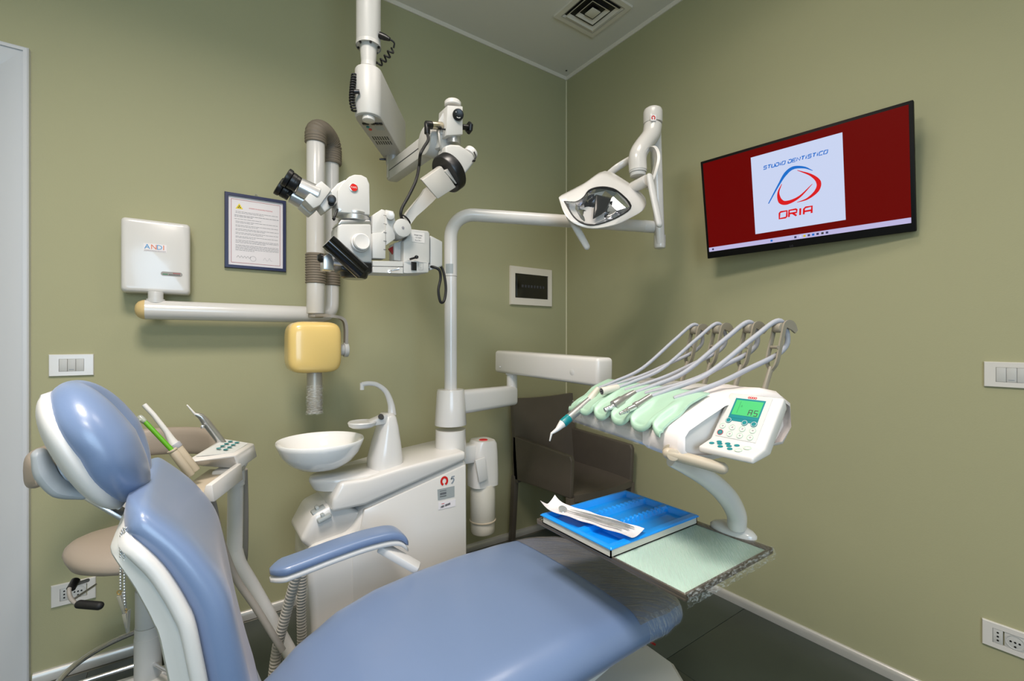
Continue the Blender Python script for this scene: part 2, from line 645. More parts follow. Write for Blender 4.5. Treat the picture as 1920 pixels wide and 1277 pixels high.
def jamb(zx):
    """casing: profile swept up the right side and along the top with a mitre"""
    rings = []
    rings.append([(FX1 + a, b, 0.0) for a, b in prof])
    rings.append([(FX1 + a, b, FZ1 + a) for a, b in prof])
    rings.append([(DX0 - 0.08 - a, b, FZ1 + a) for a, b in prof])
    rings.append([(DX0 - 0.08 - a, b, 0.0) for a, b in prof])
    return loft(rings, True)


door = struct(ob('door_1', jamb(0), 'frame_white', angle=25))
IX = FX1 - rim_w - face_w
leaf = ob('door_leaf', span(DX0 + 0.0, IX - 0.003, 0.02, 0.06, 0.006, FZ1 - rim_w - face_w - 0.004, 0.002), 'gloss_white', door)
hd = ob('door_handle', join(cyl((DX0 + 0.10, 0.02, 1.02), (DX0 + 0.10, -0.03, 1.02), 0.011), tube([(DX0 + 0.10, -0.03, 1.02), (DX0 + 0.22, -0.03, 1.02)], 0.009, rnd=True)), 'alu', leaf)

# ceiling light panels (out of the frame, they light the room)
for k, (a, b, _) in enumerate(PANELS):
    t = thing('ceiling_light', (a, b, RZC - 0.02), ['square ceiling panel light above the backrest of the dental chair', 'square ceiling panel light above the blue tray', 'square ceiling panel light behind the photographer'][k], 'ceiling light', 'ceiling panel lights')
    fr = [span(a - 0.31, a + 0.31, b - 0.31, b - 0.28, RZC - 0.022, RZC - 0.001), span(a - 0.31, a + 0.31, b + 0.28, b + 0.31, RZC - 0.022, RZC - 0.001),
          span(a - 0.31, a - 0.28, b - 0.28, b + 0.28, RZC - 0.022, RZC - 0.001), span(a + 0.28, a + 0.31, b - 0.28, b + 0.28, RZC - 0.022, RZC - 0.001)]
    ob('frame', join(*fr), 'trim_white', t)
    ob('diffuser', span(a - 0.28, a + 0.28, b - 0.28, b + 0.28, RZC - 0.010, RZC - 0.002), 'panel_emit', t)

# square air diffuser in the ceiling
vx, vy, vs_ = -0.315, -0.56, 0.275
vent = thing('ceiling_vent', (vx, vy, RZC - 0.03), 'square four-way air diffuser of nested frames in the ceiling', 'air vent')


def pyr(s0, s1, z0, z1, th=0.004):
    """square sloping frame ring from half-size s0 at z0 to s1 at z1"""
    def sq(s, z):
        return [(vx - s, vy - s, z), (vx + s, vy - s, z), (vx + s, vy + s, z), (vx - s, vy + s, z)]
    return loft([sq(s0, z0), sq(s1, z1), sq(s1 - th, z1), sq(s0 - th, z0), sq(s0, z0)], False)


h = vs_ / 2
ob('flange', join(pyr(h + 0.012, h + 0.010, RZC - 0.001, RZC - 0.012, 0.03), pyr(h - 0.018, h - 0.045, RZC - 0.012, RZC + 0.012, 0.003)), 'trim_white', vent)
for k, (a, b) in enumerate(((0.104, 0.072), (0.066, 0.036))):
    ob('louvre', pyr(a, b, RZC - 0.016, RZC + 0.012, 0.003), 'trim_white', vent)
ob('centre_plate', span(vx - 0.03, vx + 0.03, vy - 0.03, vy + 0.03, RZC - 0.018, RZC - 0.012, 0.002), 'trim_white', vent)
ob('duct_shade', span(vx - h + 0.02, vx + h - 0.02, vy - h + 0.02, vy + h - 0.02, RZC - 0.003, RZC - 0.001), 'black', vent)  # flat black sheet painting the shade inside the duct, no opening is cut
q = onZ(1062, 132, RZC)
tag(ob('ceiling_hole_disc', cyl(q + V((0, 0, -0.003)), q, 0.006, 12), 'ink_dark'), 'tiny dark round hole in the ceiling by the room corner', 'hole')  # flat dark disc paints the shade of a small ceiling hole


# ------------------------------------------------------------------ wall plates
def plate_frame(o, X, Y, N, w, h, iw, ih, dx=0.0, th=0.008):
    """rectangular plate with a rectangular window"""
    o = V(o)
    def r(w_, h_, z, ox=0):
        return [o + X * (ox + sx * w_ / 2) + Y * (sy * h_ / 2) + N * z for sx, sy in ((-1, -1), (1, -1), (1, 1), (-1, 1))]
    return loft([r(w, h, 0), r(w, h, th * 0.6), r(w - 0.004, h - 0.004, th), r(iw, ih, th, dx), r(iw, ih, th * 0.4, dx), r(iw, ih, 0, dx)], False)


XL, NL = V((1, 0, 0)), V((0, -1, 0))        # left wall: right and outward directions
XR, NR = V((0, -1, 0)), V((-1, 0, 0))       # right wall


def switch_plate(c, X, N, label):
    t = thing('light_switch', c - UP * 0.04, label, 'light switch', 'light switches')
    ob('cover_plate', plate_frame(c, X, UP, N, 0.122, 0.080, 0.068, 0.046), 'gloss_white', t, angle=20)
    for k in (-1, 0, 1):
        r = ob('rocker', box(c + X * (k * 0.0225) + N * 0.005, (0.0218, 0.045, 0.006), 0.001, (X, UP, N)), 'light_grey', t)
        if k == 0:
            ob('indicator_slot', box(c - UP * 0.016 + N * 0.0083, (0.013, 0.0018, 0.0008), 0, (X, UP, N)), 'mid_grey', r)
    return t


def socket_plate(c, X, N, label):
    t = thing('wall_socket', c - UP * 0.04, label, 'wall socket', 'wall sockets')
    ob('cover_plate', plate_frame(c, X, UP, N, 0.122, 0.080, 0.074, 0.046), 'gloss_white', t, angle=20)
    a = ob('narrow_socket', box(c - X * 0.0255 + N * 0.004, (0.022, 0.045, 0.006), 0.001, (X, UP, N)), 'light_grey', t)
    for k in (-1, 0, 1):
        ob('pin_hole', cyl(c - X * 0.0255 + UP * (k * 0.012) + N * 0.0068, c - X * 0.0255 + UP * (k * 0.012) + N * 0.0074, 0.0028, 12), 'black', a)
    b = ob('round_socket', join(box(c + X * 0.0115 + N * 0.0035, (0.046, 0.045, 0.005), 0.001, (X, UP, N)),
                                lathe([(0.0215, 0.006), (0.0215, 0.0075), (0.0195, 0.0075), (0.0190, 0.006)], c + X * 0.0115, N, 28, False)), 'light_grey', t)
    for dx, dz in ((-0.0095, 0), (0, 0), (0.0095, 0), (0, -0.013)):
        p = c + X * (0.0115 + dx) + UP * dz
        ob('pin_hole', cyl(p + N * 0.0060, p + N * 0.0066, 0.0028, 12), 'black', b)
    return t


switch_plate(onY(135, 684.5, 0), XL, NL, 'white three-rocker light switch above the blue headrest')
c2 = onX(1844, 701, 0)
switch_plate(V((0, c2.y - 0.0625, c2.z)), XR, NR, 'white three-rocker light switch right of the television, cut by the frame')
socket_plate(onY(139, 1109, 0), XL, NL, 'white wall socket low behind the stool lever')
c2 = onX(1841, 1181, 0)
socket_plate(V((0, c2.y - 0.062, c2.z)), XR, NR, 'white wall socket low on the right wall, cut by the frame')

# breaker box in the left wall
c = onY(995, 538, 0)
tl, br = onY(957, 499, 0), onY(1034, 578, 0)
W, Hh = br.x - tl.x, tl.z - onY(957, 572, 0).z
t = thing('breaker_box', c - UP * Hh / 2, 'white-framed fuse box with dark smoked door beside the room corner', 'fuse box')
ob('frame', plate_frame(c, XL, UP, NL, W, Hh, W * 0.80, Hh * 0.63, 0, 0.016), 'trim_white', t, angle=20)
ob('recess', box(c + NL * 0.002, (W * 0.80, Hh * 0.63, 0.003), 0, (XL, UP, NL)), 'black', t)
dr = ob('door', box(c + NL * 0.0095, (W * 0.79, Hh * 0.62, 0.005), 0.0015, (XL, UP, NL)), 'smoked', t)
ob('hinge', cyl(c - XL * W * 0.36 - UP * Hh * 0.28 + NL * 0.013, c - XL * W * 0.36 + UP * Hh * 0.28 + NL * 0.013, 0.004, 10), 'black_gloss', dr)
for k in range(8):
    ob('breaker_lever', box(c + XL * (-W * 0.22 + k * W * 0.072) + NL * 0.0128, (W * 0.045, Hh * 0.07, 0.002), 0.0005, (XL, UP, NL)), 'ink_dark', dr)

# ------------------------------------------------------------------ television
tc_, yaw, tilt, TW, THh = V((-0.113, -1.478, 1.826)), 0.1317, 0.169, 0.73, 0.4373
TN = V((-math.cos(tilt) * math.cos(yaw), -math.cos(tilt) * math.sin(yaw), -math.sin(tilt)))
TX = V((math.sin(yaw), -math.cos(yaw), 0))
TY = TN.cross(TX)
if TY.z < 0:
    TY = -TY
TA = (TX, TY, TN)


def tp(x, y, z=0.0):
    """point on the screen: x, y from the centre in metres, z out of it"""
    return tc_ + TX * x + TY * y + TN * z


tv = thing('television', tp(0, -THh / 2), 'wall-mounted flat television showing a red desktop with a dental studio logo', 'television')
ob('casing', join(box(tp(0, 0, -0.014), (TW, THh, 0.026), 0.003, TA), box(tp(0, -0.03, -0.034), (TW * 0.6, THh * 0.6, 0.024), 0.006, TA)), 'tv_case', tv)
ob('wall_bracket', join(span(-0.012, -0.001, -1.478 - 0.09, -1.478 + 0.09, 1.72, 1.92), beam(tp(0, 0.0, -0.04), V((-0.012, -1.478, 1.82)), 0.05, 0.06)), 'black', tv)
SW, SH = TW - 0.024, THh - 0.042
sy0 = 0.009
scr = ob('screen', box(tp(0, sy0, 0.0002), (SW, SH, 0.002), 0, TA), 'tv_red', tv)
ob('logo_picture', box(tp(0.008, sy0 + 0.008, 0.0014), (0.318, 0.318, 0.0006), 0, TA), 'tv_paper', scr, 'white picture with a blue and red studio logo')
ob('taskbar', box(tp(0, sy0 - SH / 2 + 0.0095, 0.0014), (SW, 0.019, 0.0006), 0, TA), 'tv_bar', scr)
icons = [(-0.10, 'tv_blue'), (-0.012, 'tv_dark'), (0.006, 'tv_paper'), (0.020, 'ink_yellow'), (0.035, 'tv_dark'), (0.050, 'tv_blue'), (0.065, 'tv_dark'), (0.081, 'ink_dark'), (0.096, 'tv_dark'), (-0.335, 'tv_dark')]
for x, m in icons:
    ob('taskbar_icon', box(tp(x + 0.01 if x > -0.3 else x, sy0 - SH / 2 + 0.0095, 0.0019), (0.008, 0.008, 0.0005), 0, TA), m, scr)
ob('maker_mark', join(*[text('LG', tp(-0.018, -THh / 2 + 0.0065, -0.0005), TX, TY, 0.011)]), 'ink_dark', tv)

LET = {'S': [[(1, 1), (0.1, 1), (0, .9), (0, .55), (1, .5), (1, .1), (.9, 0), (0, 0)]], 'T': [[(0, 1), (1, 1)], [(.5, 1), (.5, 0)]],
       'U': [[(0, 1), (0, .1), (.1, 0), (.9, 0), (1, .1), (1, 1)]], 'D': [[(0, 0), (0, .6)], [(0, 1), (.8, 1), (1, .8), (1, .2), (.8, 0), (0, 0)]],
       'i': [[(.5, .72), (.5, 0)], [(.5, 1), (.5, .88)]], 'O': [[(.15, 1), (1, 1), (1, .15), (.85, 0), (0, 0), (0, .85), (.15, 1), (.3, 1)]],
       'E': [[(1, 1), (0, 1), (0, 0), (1, 0)], [(0, .5), (.85, .5)]], 'N': [[(0, 0), (0, 1), (1, 0), (1, 1)]], 'C': [[(1, 1), (.15, 1), (0, .85), (0, 0), (1, 0)]],
       'R': [[(0, 0), (0, 1), (.9, 1), (1, .9), (1, .5), (.1, .5)], [(.45, .5), (1, 0)]], 'I': [[(.5, 0), (.5, 1)]], 'A': [[(0, 0), (0, .8), (.2, 1), (1, 1), (1, 0)], [(0, .42), (1, .42)]]}


def strokes(s, x0, y0, cw, ch, gap, wd, shear=0.0):
    gs = []
    x = x0
    for chx in s:
        if chx == ' ':
            x += cw * 0.7
            continue
        k = 0.35 if chx in 'iI' else 1.0
        for st in LET[chx]:
            gs.append(ribbon([tp(x + (px * cw * k) + shear * py * ch, y0 + py * ch, 0.0018) for px, py in st], wd, TN))
        x += cw * k + gap
    return join(*gs), x


pcx, pcy = 0.008, sy0 + 0.008
g, xe = strokes('STUDiO DENTiSTiCO', 0, 0, 0.0112, 0.0125, 0.0038, 0.0034, 0.25)
g, xe = strokes('STUDiO DENTiSTiCO', pcx - xe / 2, pcy + 0.098, 0.0112, 0.0125, 0.0038, 0.0034, 0.25)
ob('screen_lettering', g, 'tv_blue', scr, 'blue words STUDIO DENTISTICO')
g, xe = strokes('ORIA', 0, 0, 0.027, 0.026, 0.008, 0.0068, 0.08)
g, xe = strokes('ORIA', pcx - 0.003 - xe / 2, pcy - 0.112, 0.027, 0.026, 0.008, 0.0068, 0.08)
ob('screen_lettering', g, 'tv_logo_red', scr, 'red word ORIA')


def arc_stroke(pts, ws, m, lab):
    path = cr([tp(pcx + x * 1.08, pcy + y * 1.08, 0.0018) for x, y in pts], 10)
    n = len(path)
    wl = []
    for i in range(n):
        u = i / (n - 1) * (len(ws) - 1)
        k = min(int(u), len(ws) - 2)
        wl.append(ws[k] + (ws[k + 1] - ws[k]) * (u - k))
    ob('logo_stroke', ribbon(path, [w_ * 1.2 for w_ in wl], TN), m, scr, lab)


arc_stroke([(-0.094, -0.040), (-0.055, 0.022), (-0.030, 0.056), (-0.004, 0.070), (0.030, 0.062), (0.056, 0.044)], [0.003, 0.006, 0.011, 0.010, 0.006, 0.0015], 'tv_blue', 'blue logo stroke like a roof')
arc_stroke([(-0.045, 0.022), (-0.058, -0.008), (-0.052, -0.040), (-0.030, -0.050), (0.010, -0.038), (0.053, -0.002)], [0.0015, 0.006, 0.014, 0.013, 0.007, 0.0015], 'tv_logo_red', 'red logo stroke curling below')
arc_stroke([(0.008, 0.058), (0.050, 0.030), (0.072, 0.000), (0.066, -0.028), (0.036, -0.050), (0.002, -0.056)], [0.0015, 0.007, 0.013, 0.012, 0.006, 0.0015], 'tv_logo_red', 'red logo stroke curling on the right')

# ------------------------------------------------------------------ framed notice
tl, tr, bl_ = onY(421, 358, -0.016), onY(537, 376, -0.016), onY(421, 501, -0.016)
br = onY(537, 510, -0.016)
FWd, FHt = tr.x - tl.x, (tl.z + tr.z) / 2 - (bl_.z + br.z) / 2
c = V(((tl.x + tr.x) / 2, 0, ((tl.z + tr.z) / 2 + (bl_.z + br.z) / 2) / 2))
t = thing('picture_frame', c - UP * FHt / 2, 'dark blue framed radiation safety notice on the left wall', 'picture frame')
fm = ob('frame', plate_frame(c, XL, UP, NL, FWd, FHt, FWd - 0.028, FHt - 0.028, 0, 0.016), 'frame_blue', t, angle=20)
ob('hanging_ring', tube([c + XL * (0.006 * math.cos(a)) + UP * (FHt / 2 + 0.004 + 0.006 * math.sin(a)) + NL * 0.004 for a in [k * math.pi / 8 for k in range(17)]], 0.001, 6), 'steel', fm)
pg = ob('notice_sheet', box(c + NL * 0.005, (FWd - 0.027, FHt - 0.027, 0.002), 0, (XL, UP, NL)), 'paper', t)


def fp(x, y, z=0.0063):
    return c + XL * x + UP * y + NL * z


pw, ph = FWd - 0.05, FHt - 0.052
ob('red_border', join(*[ribbon([fp(*a), fp(*b)], 0.0016, NL, 0.0003) for a, b in (((-pw / 2, ph / 2), (pw / 2, ph / 2)), ((pw / 2, ph / 2), (pw / 2, -ph / 2)), ((pw / 2, -ph / 2), (-pw / 2, -ph / 2)), ((-pw / 2, -ph / 2), (-pw / 2, ph / 2)))]), 'paper_red', pg)
wx, wy = -pw / 2 + 0.030, ph / 2 - 0.030
wt = ob('warning_triangle', plate([fp(wx - 0.014, wy - 0.010), fp(wx + 0.014, wy - 0.010), fp(wx, wy + 0.014)], NL, 0.0004), 'ink_yellow', pg, 'yellow radiation warning triangle')
tre = [plate(circ(fp(wx, wy - 0.002, 0.0068), XL, UP, 0.0014, 10), NL, 0.0003)]
for a in (90, 210, 330):
    tre.append(plate([fp(wx + r * math.cos(R_(b)), wy - 0.002 + r * math.sin(R_(b)), 0.0068) for r, b in ((0.002, a - 28), (0.0062, a - 28), (0.0066, a), (0.0062, a + 28), (0.002, a + 28))], NL, 0.0003))
ob('trefoil', join(*tre), 'black', wt)
ob('heading', text('NORME DI RADIOPROTEZIONE', fp(0.018, ph / 2 - 0.032), XL, UP, 0.0068, 0.0003, width=0.092), 'ink_red', pg)
lines = []
y = ph / 2 - 0.052
blocks = [(2, 0), (2, 1), (1, 0), (2, 0), (2, 0), (2, 0), (2, 0), (2, 0), (3, 0), (5, 0)]
rnd = random.Random(3)
for n, bold in blocks:
    for k in range(n):
        x = -pw / 2 + (0.012 if bold or n < 2 else 0.016)
        xe = pw / 2 - 0.010 if k < n - 1 else rnd.uniform(-0.02, 0.05)
        while x < xe:
            wl = rnd.uniform(0.005, 0.016)
            lines.append(ribbon([fp(x, y), fp(min(x + wl, xe + 0.004), y)], 0.0016 + 0.0005 * bold, NL, 0.0003))
            x += wl + 0.0018
        y -= 0.0056
    y -= 0.0050
o = ob('print_lines', join(*lines), 'ink_grey', pg, 'small grey printed paragraphs')
o['kind'] = 'stuff'
sg = [ribbon(cr([fp(-0.075 + i * 0.006, -ph / 2 + 0.026 + (0.005 if i % 2 else -0.004)) for i in range(10)], 5), 0.0008, NL, 0.0003)]
ob('signature', join(*sg), 'ink_dark', pg)
sg = [ribbon(cr([fp(0.028 + i * 0.006, -ph / 2 + 0.022 + (0.008 if i % 3 == 1 else -0.003)) for i in range(7)], 5), 0.0006, NL, 0.0003)]
ob('signature', join(*sg), 'ink_grey', pg)
ob('round_stamp', ribbon([fp(-0.012 + 0.011 * math.cos(a), -ph / 2 + 0.022 + 0.011 * math.sin(a)) for a in [k * math.pi / 12 for k in range(25)]], 0.0009, NL, 0.0003), 'ink_grey', pg)


# ================================================================== WALL X-RAY MACHINE
t = thing('dental_xray_machine', (-2.19, -0.05, 1.41), 'wall-mounted dental x-ray machine with white folding tube arm and cream yellow head', 'x-ray machine')
yf = -0.095
a, b, c_, d_ = onY(227, 404, yf), onY(357, 420, yf), onY(357, 553, yf), onY(223, 546, yf)
x0, x1, zt, zb = (a.x + d_.x) / 2, (b.x + c_.x) / 2, (a.z + b.z) / 2, (c_.z + d_.z) / 2


def xbox(x0, x1, zb, zt, y0, y1):
    rings = []
    cx, cz, w_, h_ = (x0 + x1) / 2, (zb + zt) / 2, x1 - x0, zt - zb
    for k, (y, ins) in enumerate(((y0, 0.004), (y0 - 0.006, 0.0), (y1 + 0.022, 0.0), (y1 + 0.008, 0.003), (y1 + 0.002, 0.008), (y1, 0.016))):
        rings.append(rrect((cx, y, cz), XL, UP, w_ - 2 * ins, h_ - 2 * ins, 0.014, 4))
    return loft(rings)


wb = ob('wall_box', xbox(x0, x1, zb, zt, -0.001, yf), 'gloss_white', t, 'white glossy control box on the wall')
cx = (x0 + x1) / 2
lx, lz = onY(291, 465, yf).x, onY(291, 465, yf).z
yl = yf - 0.0008
ob('logo_sticker', box((lx, yl + 0.0002, lz), (0.070, 0.0006, 0.030), 0), 'paper', wb)
for chx, dx, m in (('A', -0.024, 'ink_blue'), ('N', -0.004, 'ink_orange'), ('D', 0.013, 'ink_blue'), ('I', 0.026, 'ink_orange')):
    ob('logo_letter', text(chx, (lx + dx, yl - 0.0004, lz + 0.002), XL, UP, 0.026), m, wb)
ob('logo_underline', text('ASSOCIAZIONE NAZIONALE DENTISTI ITALIANI', (lx, yl - 0.0004, lz - 0.0115), XL, UP, 0.004, width=0.066), 'ink_dark', wb)
mx_, mz = onY(322, 514, yf).x, onY(322, 514, yf).z
bd = ob('maker_badge', plate(rrect((mx_, yl + 0.0006, mz), XL, UP, 0.068, 0.016, 0.0078, 5), NL, 0.0012), 'grey_plastic', wb, 'grey oblong badge')
ob('red_print', join(*[box((mx_ + 0.006 + 0.0048 * k, yl - 0.0010, mz + 0.003), (0.0040, 0.0005, 0.0036), 0) for k in range(5)]), 'paper_red', bd)
ob('badge_stripe', box((mx_ - 0.020, yl - 0.0010, mz - 0.002), (0.016, 0.0005, 0.003), 0), 'ink_green', bd)
ob('dark_print', join(*[box((mx_ - 0.007 + 0.0052 * k, yl - 0.0010, mz - 0.0028), (0.0042, 0.0005, 0.0026), 0) for k in range(7)]), 'ink_dark', bd)

ya = -0.10
p0, p1 = onY(272, 582, ya), onY(622, 590, ya)
za = (p0.z + p1.z) / 2
p0.z = p1.z = za
ra = 0.037
pv = onY(292, 560, ya)
ob('pivot_collar', join(cyl((pv.x, ya, za + ra - 0.012), (pv.x, ya, zb + 0.004), 0.024, 24, 0.002), cyl((pv.x, ya, za + ra + 0.004), (pv.x, ya, za + ra - 0.01), 0.029, 24)), 'shell_white', t)
arm = ob('horizontal_arm', cyl(p0, (p1.x - 0.04, ya, za), ra, 28), 'gloss_white', t)
ob('end_cap', lathe([(ra * 1.0, 0.0), (ra * 0.97, 0.008), (ra * 0.8, 0.020), (ra * 0.5, 0.028), (0.004, 0.031)], p0, (-1, 0, 0), 24), 'dome_beige', arm)
# rear tube with elbow, up to the bellows
rx, rr = p1.x, 0.032
ztop = onY(605, 300, -0.1).z
z_top_tube = onY(622, 300, ya).z
el = [(rx - 0.075, ya, za), (rx - 0.045, ya, za), (rx - 0.018, ya, za + 0.010), (rx - 0.003, ya, za + 0.035), (rx, ya, za + 0.075)]
ob('rear_tube', tube(cr(el, 6) + [V((rx, ya, z_top_tube))], rr, 24), 'gloss_white', t)
# front tube
yt = -0.215
ft, fb = onY(594, 270, yt), onY(590, 588, yt)
fx_, zf0, zf1 = (ft.x + fb.x) / 2, fb.z, ft.z
rf = 0.0375
ob('front_tube', cyl((fx_, yt, zf0), (fx_, yt, zf1 + 0.02), rf, 28, 0.002), 'gloss_white', t)


def bellow(path, r, n, depth=0.0022, seg=28):
    path = [V(p) for p in path]
    L = [0]
    for i in range(1, len(path)):
        L.append(L[-1] + (path[i] - path[i - 1]).length)
    pts, rs = [], []
    m = n * 4
    for k in range(m + 1):
        s = L[-1] * k / m
        i = max(j for j in range(len(L)) if L[j] <= s + 1e-9)
        i = min(i, len(path) - 2)
        f = (s - L[i]) / max(1e-9, L[i + 1] - L[i])
        pts.append(path[i].lerp(path[i + 1], f))
        rs.append(r + (depth if k % 4 in (1, 2) else -depth * 0.4))
    fr = frames(pts)
    return loft([[p + fr[i][1] * (rs[i] * math.cos(2 * math.pi * j / seg)) + fr[i][2] * (rs[i] * math.sin(2 * math.pi * j / seg)) for j in range(seg)] for i, p in enumerate(pts)])


zu = onY(594, 222, yt).z - rf
dxy = V((rx - fx_, ya - yt, 0))
U0, U1 = V((fx_, yt, zf1)), V((rx, ya, z_top_tube - 0.02))
hz = max(0.05, zu - zf1)
upath = [U0]
for k in range(0, 17):
    a_ = math.pi * k / 16
    m_ = (U0 + dxy / 2)
    upath.append(V((m_.x - dxy.x / 2 * math.cos(a_), m_.y - dxy.y / 2 * math.cos(a_), zf1 + 0.035 + hz * 0.62 * math.sin(a_))))
upath.append(U1)
ob('elbow_bellows', bellow(upath, 0.0425, 26), 'bellows', t, 'brown ribbed bellows over the top bend', angle=80)
for (cx_, cy_, r_, py0, py1) in ((fx_, yt, 0.0405, 476, 532), (rx, ya, 0.036, 478, 536)):
    za_, zb_ = onY(592 if cy_ == yt else 622, py0, cy_).z, onY(592 if cy_ == yt else 622, py1, cy_).z
    ob('sleeve_bellows', bellow([(cx_, cy_, zb_), (cx_, cy_, za_)], r_, 12), 'bellows', t, angle=80)
# yoke and head
hy = -0.30
hc = onY(587, 651, hy - 0.0)
hw, hh, hd_ = 0.205, 0.210, 0.155
hk = 0.06 * 0
yo = [onY(580, 591, yt), onY(617, 592, hy), onY(640, 597, hy), onY(648, 612, hy), onY(648, 655, hy)]
yo[0] = V((fx_, yt, zf0 - 0.008))
path = cr(yo, 6)
fr = frames(path)
ob('yoke', loft([[p + n * (0.006 * a_) + bb_ * (0.018 * b_) for a_, b_ in ((-1, -1), (1, -1), (1, 1), (-1, 1))] for p, (tt, n, bb_) in zip(path, fr)]), 'grey_plastic', t)
ob('yoke_hub', cyl((fx_, yt, zf0 - 0.016), (fx_, yt, zf0 + 0.004), 0.030, 24), 'grey_plastic', t)
kx = onY(646, 656, hy)
ob('pivot_knob', join(cyl(kx + V((-0.03, 0, 0)), kx + V((-0.004, 0, 0)), 0.024, 24, 0.002), cyl(kx + V((-0.004, 0, 0)), kx + V((0.014, 0, 0)), 0.031, 24, 0.003)), 'light_grey', t)
rings = []
n = 24
for k in range(n + 1):
    ph_ = -math.pi / 2 + math.pi * k / n
    v = math.copysign(abs(math.sin(ph_)) ** 0.38, math.sin(ph_))
    s = abs(math.cos(ph_)) ** 0.38
    rings.append([hc + XL * (hw / 2 * max(s, 0.02) * math.copysign(abs(math.cos(a_)) ** 0.42, math.cos(a_))) + UP * (hh / 2 * max(s, 0.02) * math.copysign(abs(math.sin(a_)) ** 0.42, math.sin(a_))) + NL * (hd_ / 2 * v) for a_ in [2 * math.pi * j / 40 for j in range(40)]])
hd = ob('tube_head', loft(rings), 'cream_yellow', t, 'cream yellow rounded x-ray head')
ccx = onY(590, 700, hy)
cz0, cz1 = hc.z - hh / 2 + 0.006, onY(590, 774, hy).z
cone = ob('aiming_cone', join(cyl((ccx.x, hy, cz1 + 0.004), (ccx.x, hy, cz0), 0.030, 28, 0.001), lathe([(0.032, 0.0), (0.032, 0.008), (0.026, 0.008), (0.026, 0.0)], (ccx.x, hy, cz1), UP, 28, False)), 'cone_grey', t)
rnd = random.Random(2)
ob('plastic_wrap', lathe([(0.0325 + rnd.uniform(0, 0.003), -0.004 + 0.012 * k) for k in range(11)], (ccx.x, hy, cz1), UP, 20, False), 'film_tray', cone)

# ================================================================== LEATHER CHAIR IN THE CORNER
CX0, CX1, CY0, CY1 = -0.535, -0.055, -0.63, -0.075
t = thing('armchair', ((CX0 + CX1) / 2, (CY0 + CY1) / 2, 0), 'dark brown leather armchair with stitched edges in the room corner', 'chair')
zs, za_, zk = 0.455, 0.655, 0.875


def leaf(c8, b=0.008):
    return hexa(c8, b, 3)


# backrest leans back, slightly dished
def backp(u, v):
    x = CX0 + (CX1 - CX0) * u
    z = 0.40 + (zk - 0.40) * v
    y = CY1 - 0.075 + 0.05 * v + 0.022 * (2 * u - 1) ** 2 * -1 + 0.0
    return V((x, y, z + 0.012 * (2 * u - 1) ** 2 * v))


ob('backrest', thick(backp, 17, 9, lambda u, v: V((0, 0.028, 0))), 'leather', t, angle=50)
for s in (0, 1):
    x = CX0 if s == 0 else CX1 - 0.026
    xi = 0.026
    sd = [(CY0 + 0.010, zs - 0.020), (CY0, za_ - 0.03), (CY0 + 0.012, za_ - 0.008), (CY1 - 0.05, za_ + 0.012), (CY1 - 0.045, zs - 0.045), ((CY0 + CY1) / 2, zs - 0.030)]
    ob('arm_panel', prism([(x, a_, b_) for a_, b_ in sd], (xi, 0, 0), 0.006, 3), 'leather', t)
    for y, nm in ((CY0 + 0.022, 0), (CY1 - 0.055, 1)):
        lx0 = x + 0.013
        ln = 0.012 if nm else -0.0
        ob('leg', hexa([(lx0 - 0.015, y - 0.017 + ln * 3, 0), (lx0 + 0.015, y - 0.017 + ln * 3, 0), (lx0 + 0.015, y + 0.017 + ln * 3, 0), (lx0 - 0.015, y + 0.017 + ln * 3, 0),
                        (lx0 - 0.015, y - 0.020, zs - 0.02), (lx0 + 0.015, y - 0.020, zs - 0.02), (lx0 + 0.015, y + 0.020, zs - 0.02), (lx0 - 0.015, y + 0.020, zs - 0.02)], 0.004), 'leather', t)


def seatp(u, v):
    x = CX0 + 0.024 + (CX1 - CX0 - 0.048) * u
    y = CY0 - 0.025 * math.sin(math.pi * u) + (CY1 - 0.06 - CY0) * v
    return V((x, y, zs + 0.004 - 0.016 * math.sin(math.pi * u) * math.sin(math.pi * v) - 0.010 * (1 - v) ** 6))


ob('seat', thick(seatp, 15, 13, lambda u, v: V((0, 0, -0.034))), 'leather', t, angle=50)

# ================================================================== STOOL
sc = onZ(255, 1040, 0.53)
SX, SY = -2.205, -0.385
t = thing('operator_stool', (SX, SY, 0), 'beige upholstered saddle stool with curved backrest standing behind the dental chair', 'stool')
zt_ = 0.622


def stool_seat():
    rings = []
    for k in range(13):
        a_ = -math.pi / 2 + math.pi * k / 12
        rr_ = max(0.003, math.cos(a_) ** 0.6) if k not in (0, 12) else 0.02
        zz = math.sin(a_)
        rings.append([V((SX + 0.205 * rr_ * math.cos(b_), SY + 0.175 * rr_ * math.sin(b_),
                         zt_ - 0.060 + 0.054 * zz + (0.016 * math.cos(2 * b_) * rr_ ** 2 if zz > -0.4 else 0))) for b_ in [2 * math.pi * j / 40 for j in range(40)]])
    return loft(rings)


ob('seat', stool_seat(), 'vinyl_beige', t, angle=80)
ob('seat_plate', cyl((SX, SY, zt_ - 0.125), (SX, SY, zt_ - 0.098), 0.075, 24, 0.004), 'black', t)
zc0 = onY(268, 1105, SY).z
ob('column', join(cyl((SX, SY, 0.075), (SX, SY, 0.25), 0.037, 28), cyl((SX, SY, 0.25), (SX, SY, 0.285), 0.0355, 28), cyl((SX, SY, 0.285), (SX, SY, zc0), 0.034, 28, 0.003)), 'light_grey', t)
ob('gas_piston', cyl((SX, SY, zc0 - 0.01), (SX, SY, zt_ - 0.11), 0.014, 16), 'black_gloss', t)
lv = ob('height_lever', tube(cr([P(165, 1088, 1.42), P(133, 1100, 1.36), P(131, 1118, 1.34), P(140, 1130, 1.33), P(152, 1133, 1.33)], 5), 0.0055, 12), 'grey_plastic', t)
ob('lever_collar', cyl(P(142, 1088, 1.38), P(133, 1104, 1.355), 0.011, 14), 'black', lv)
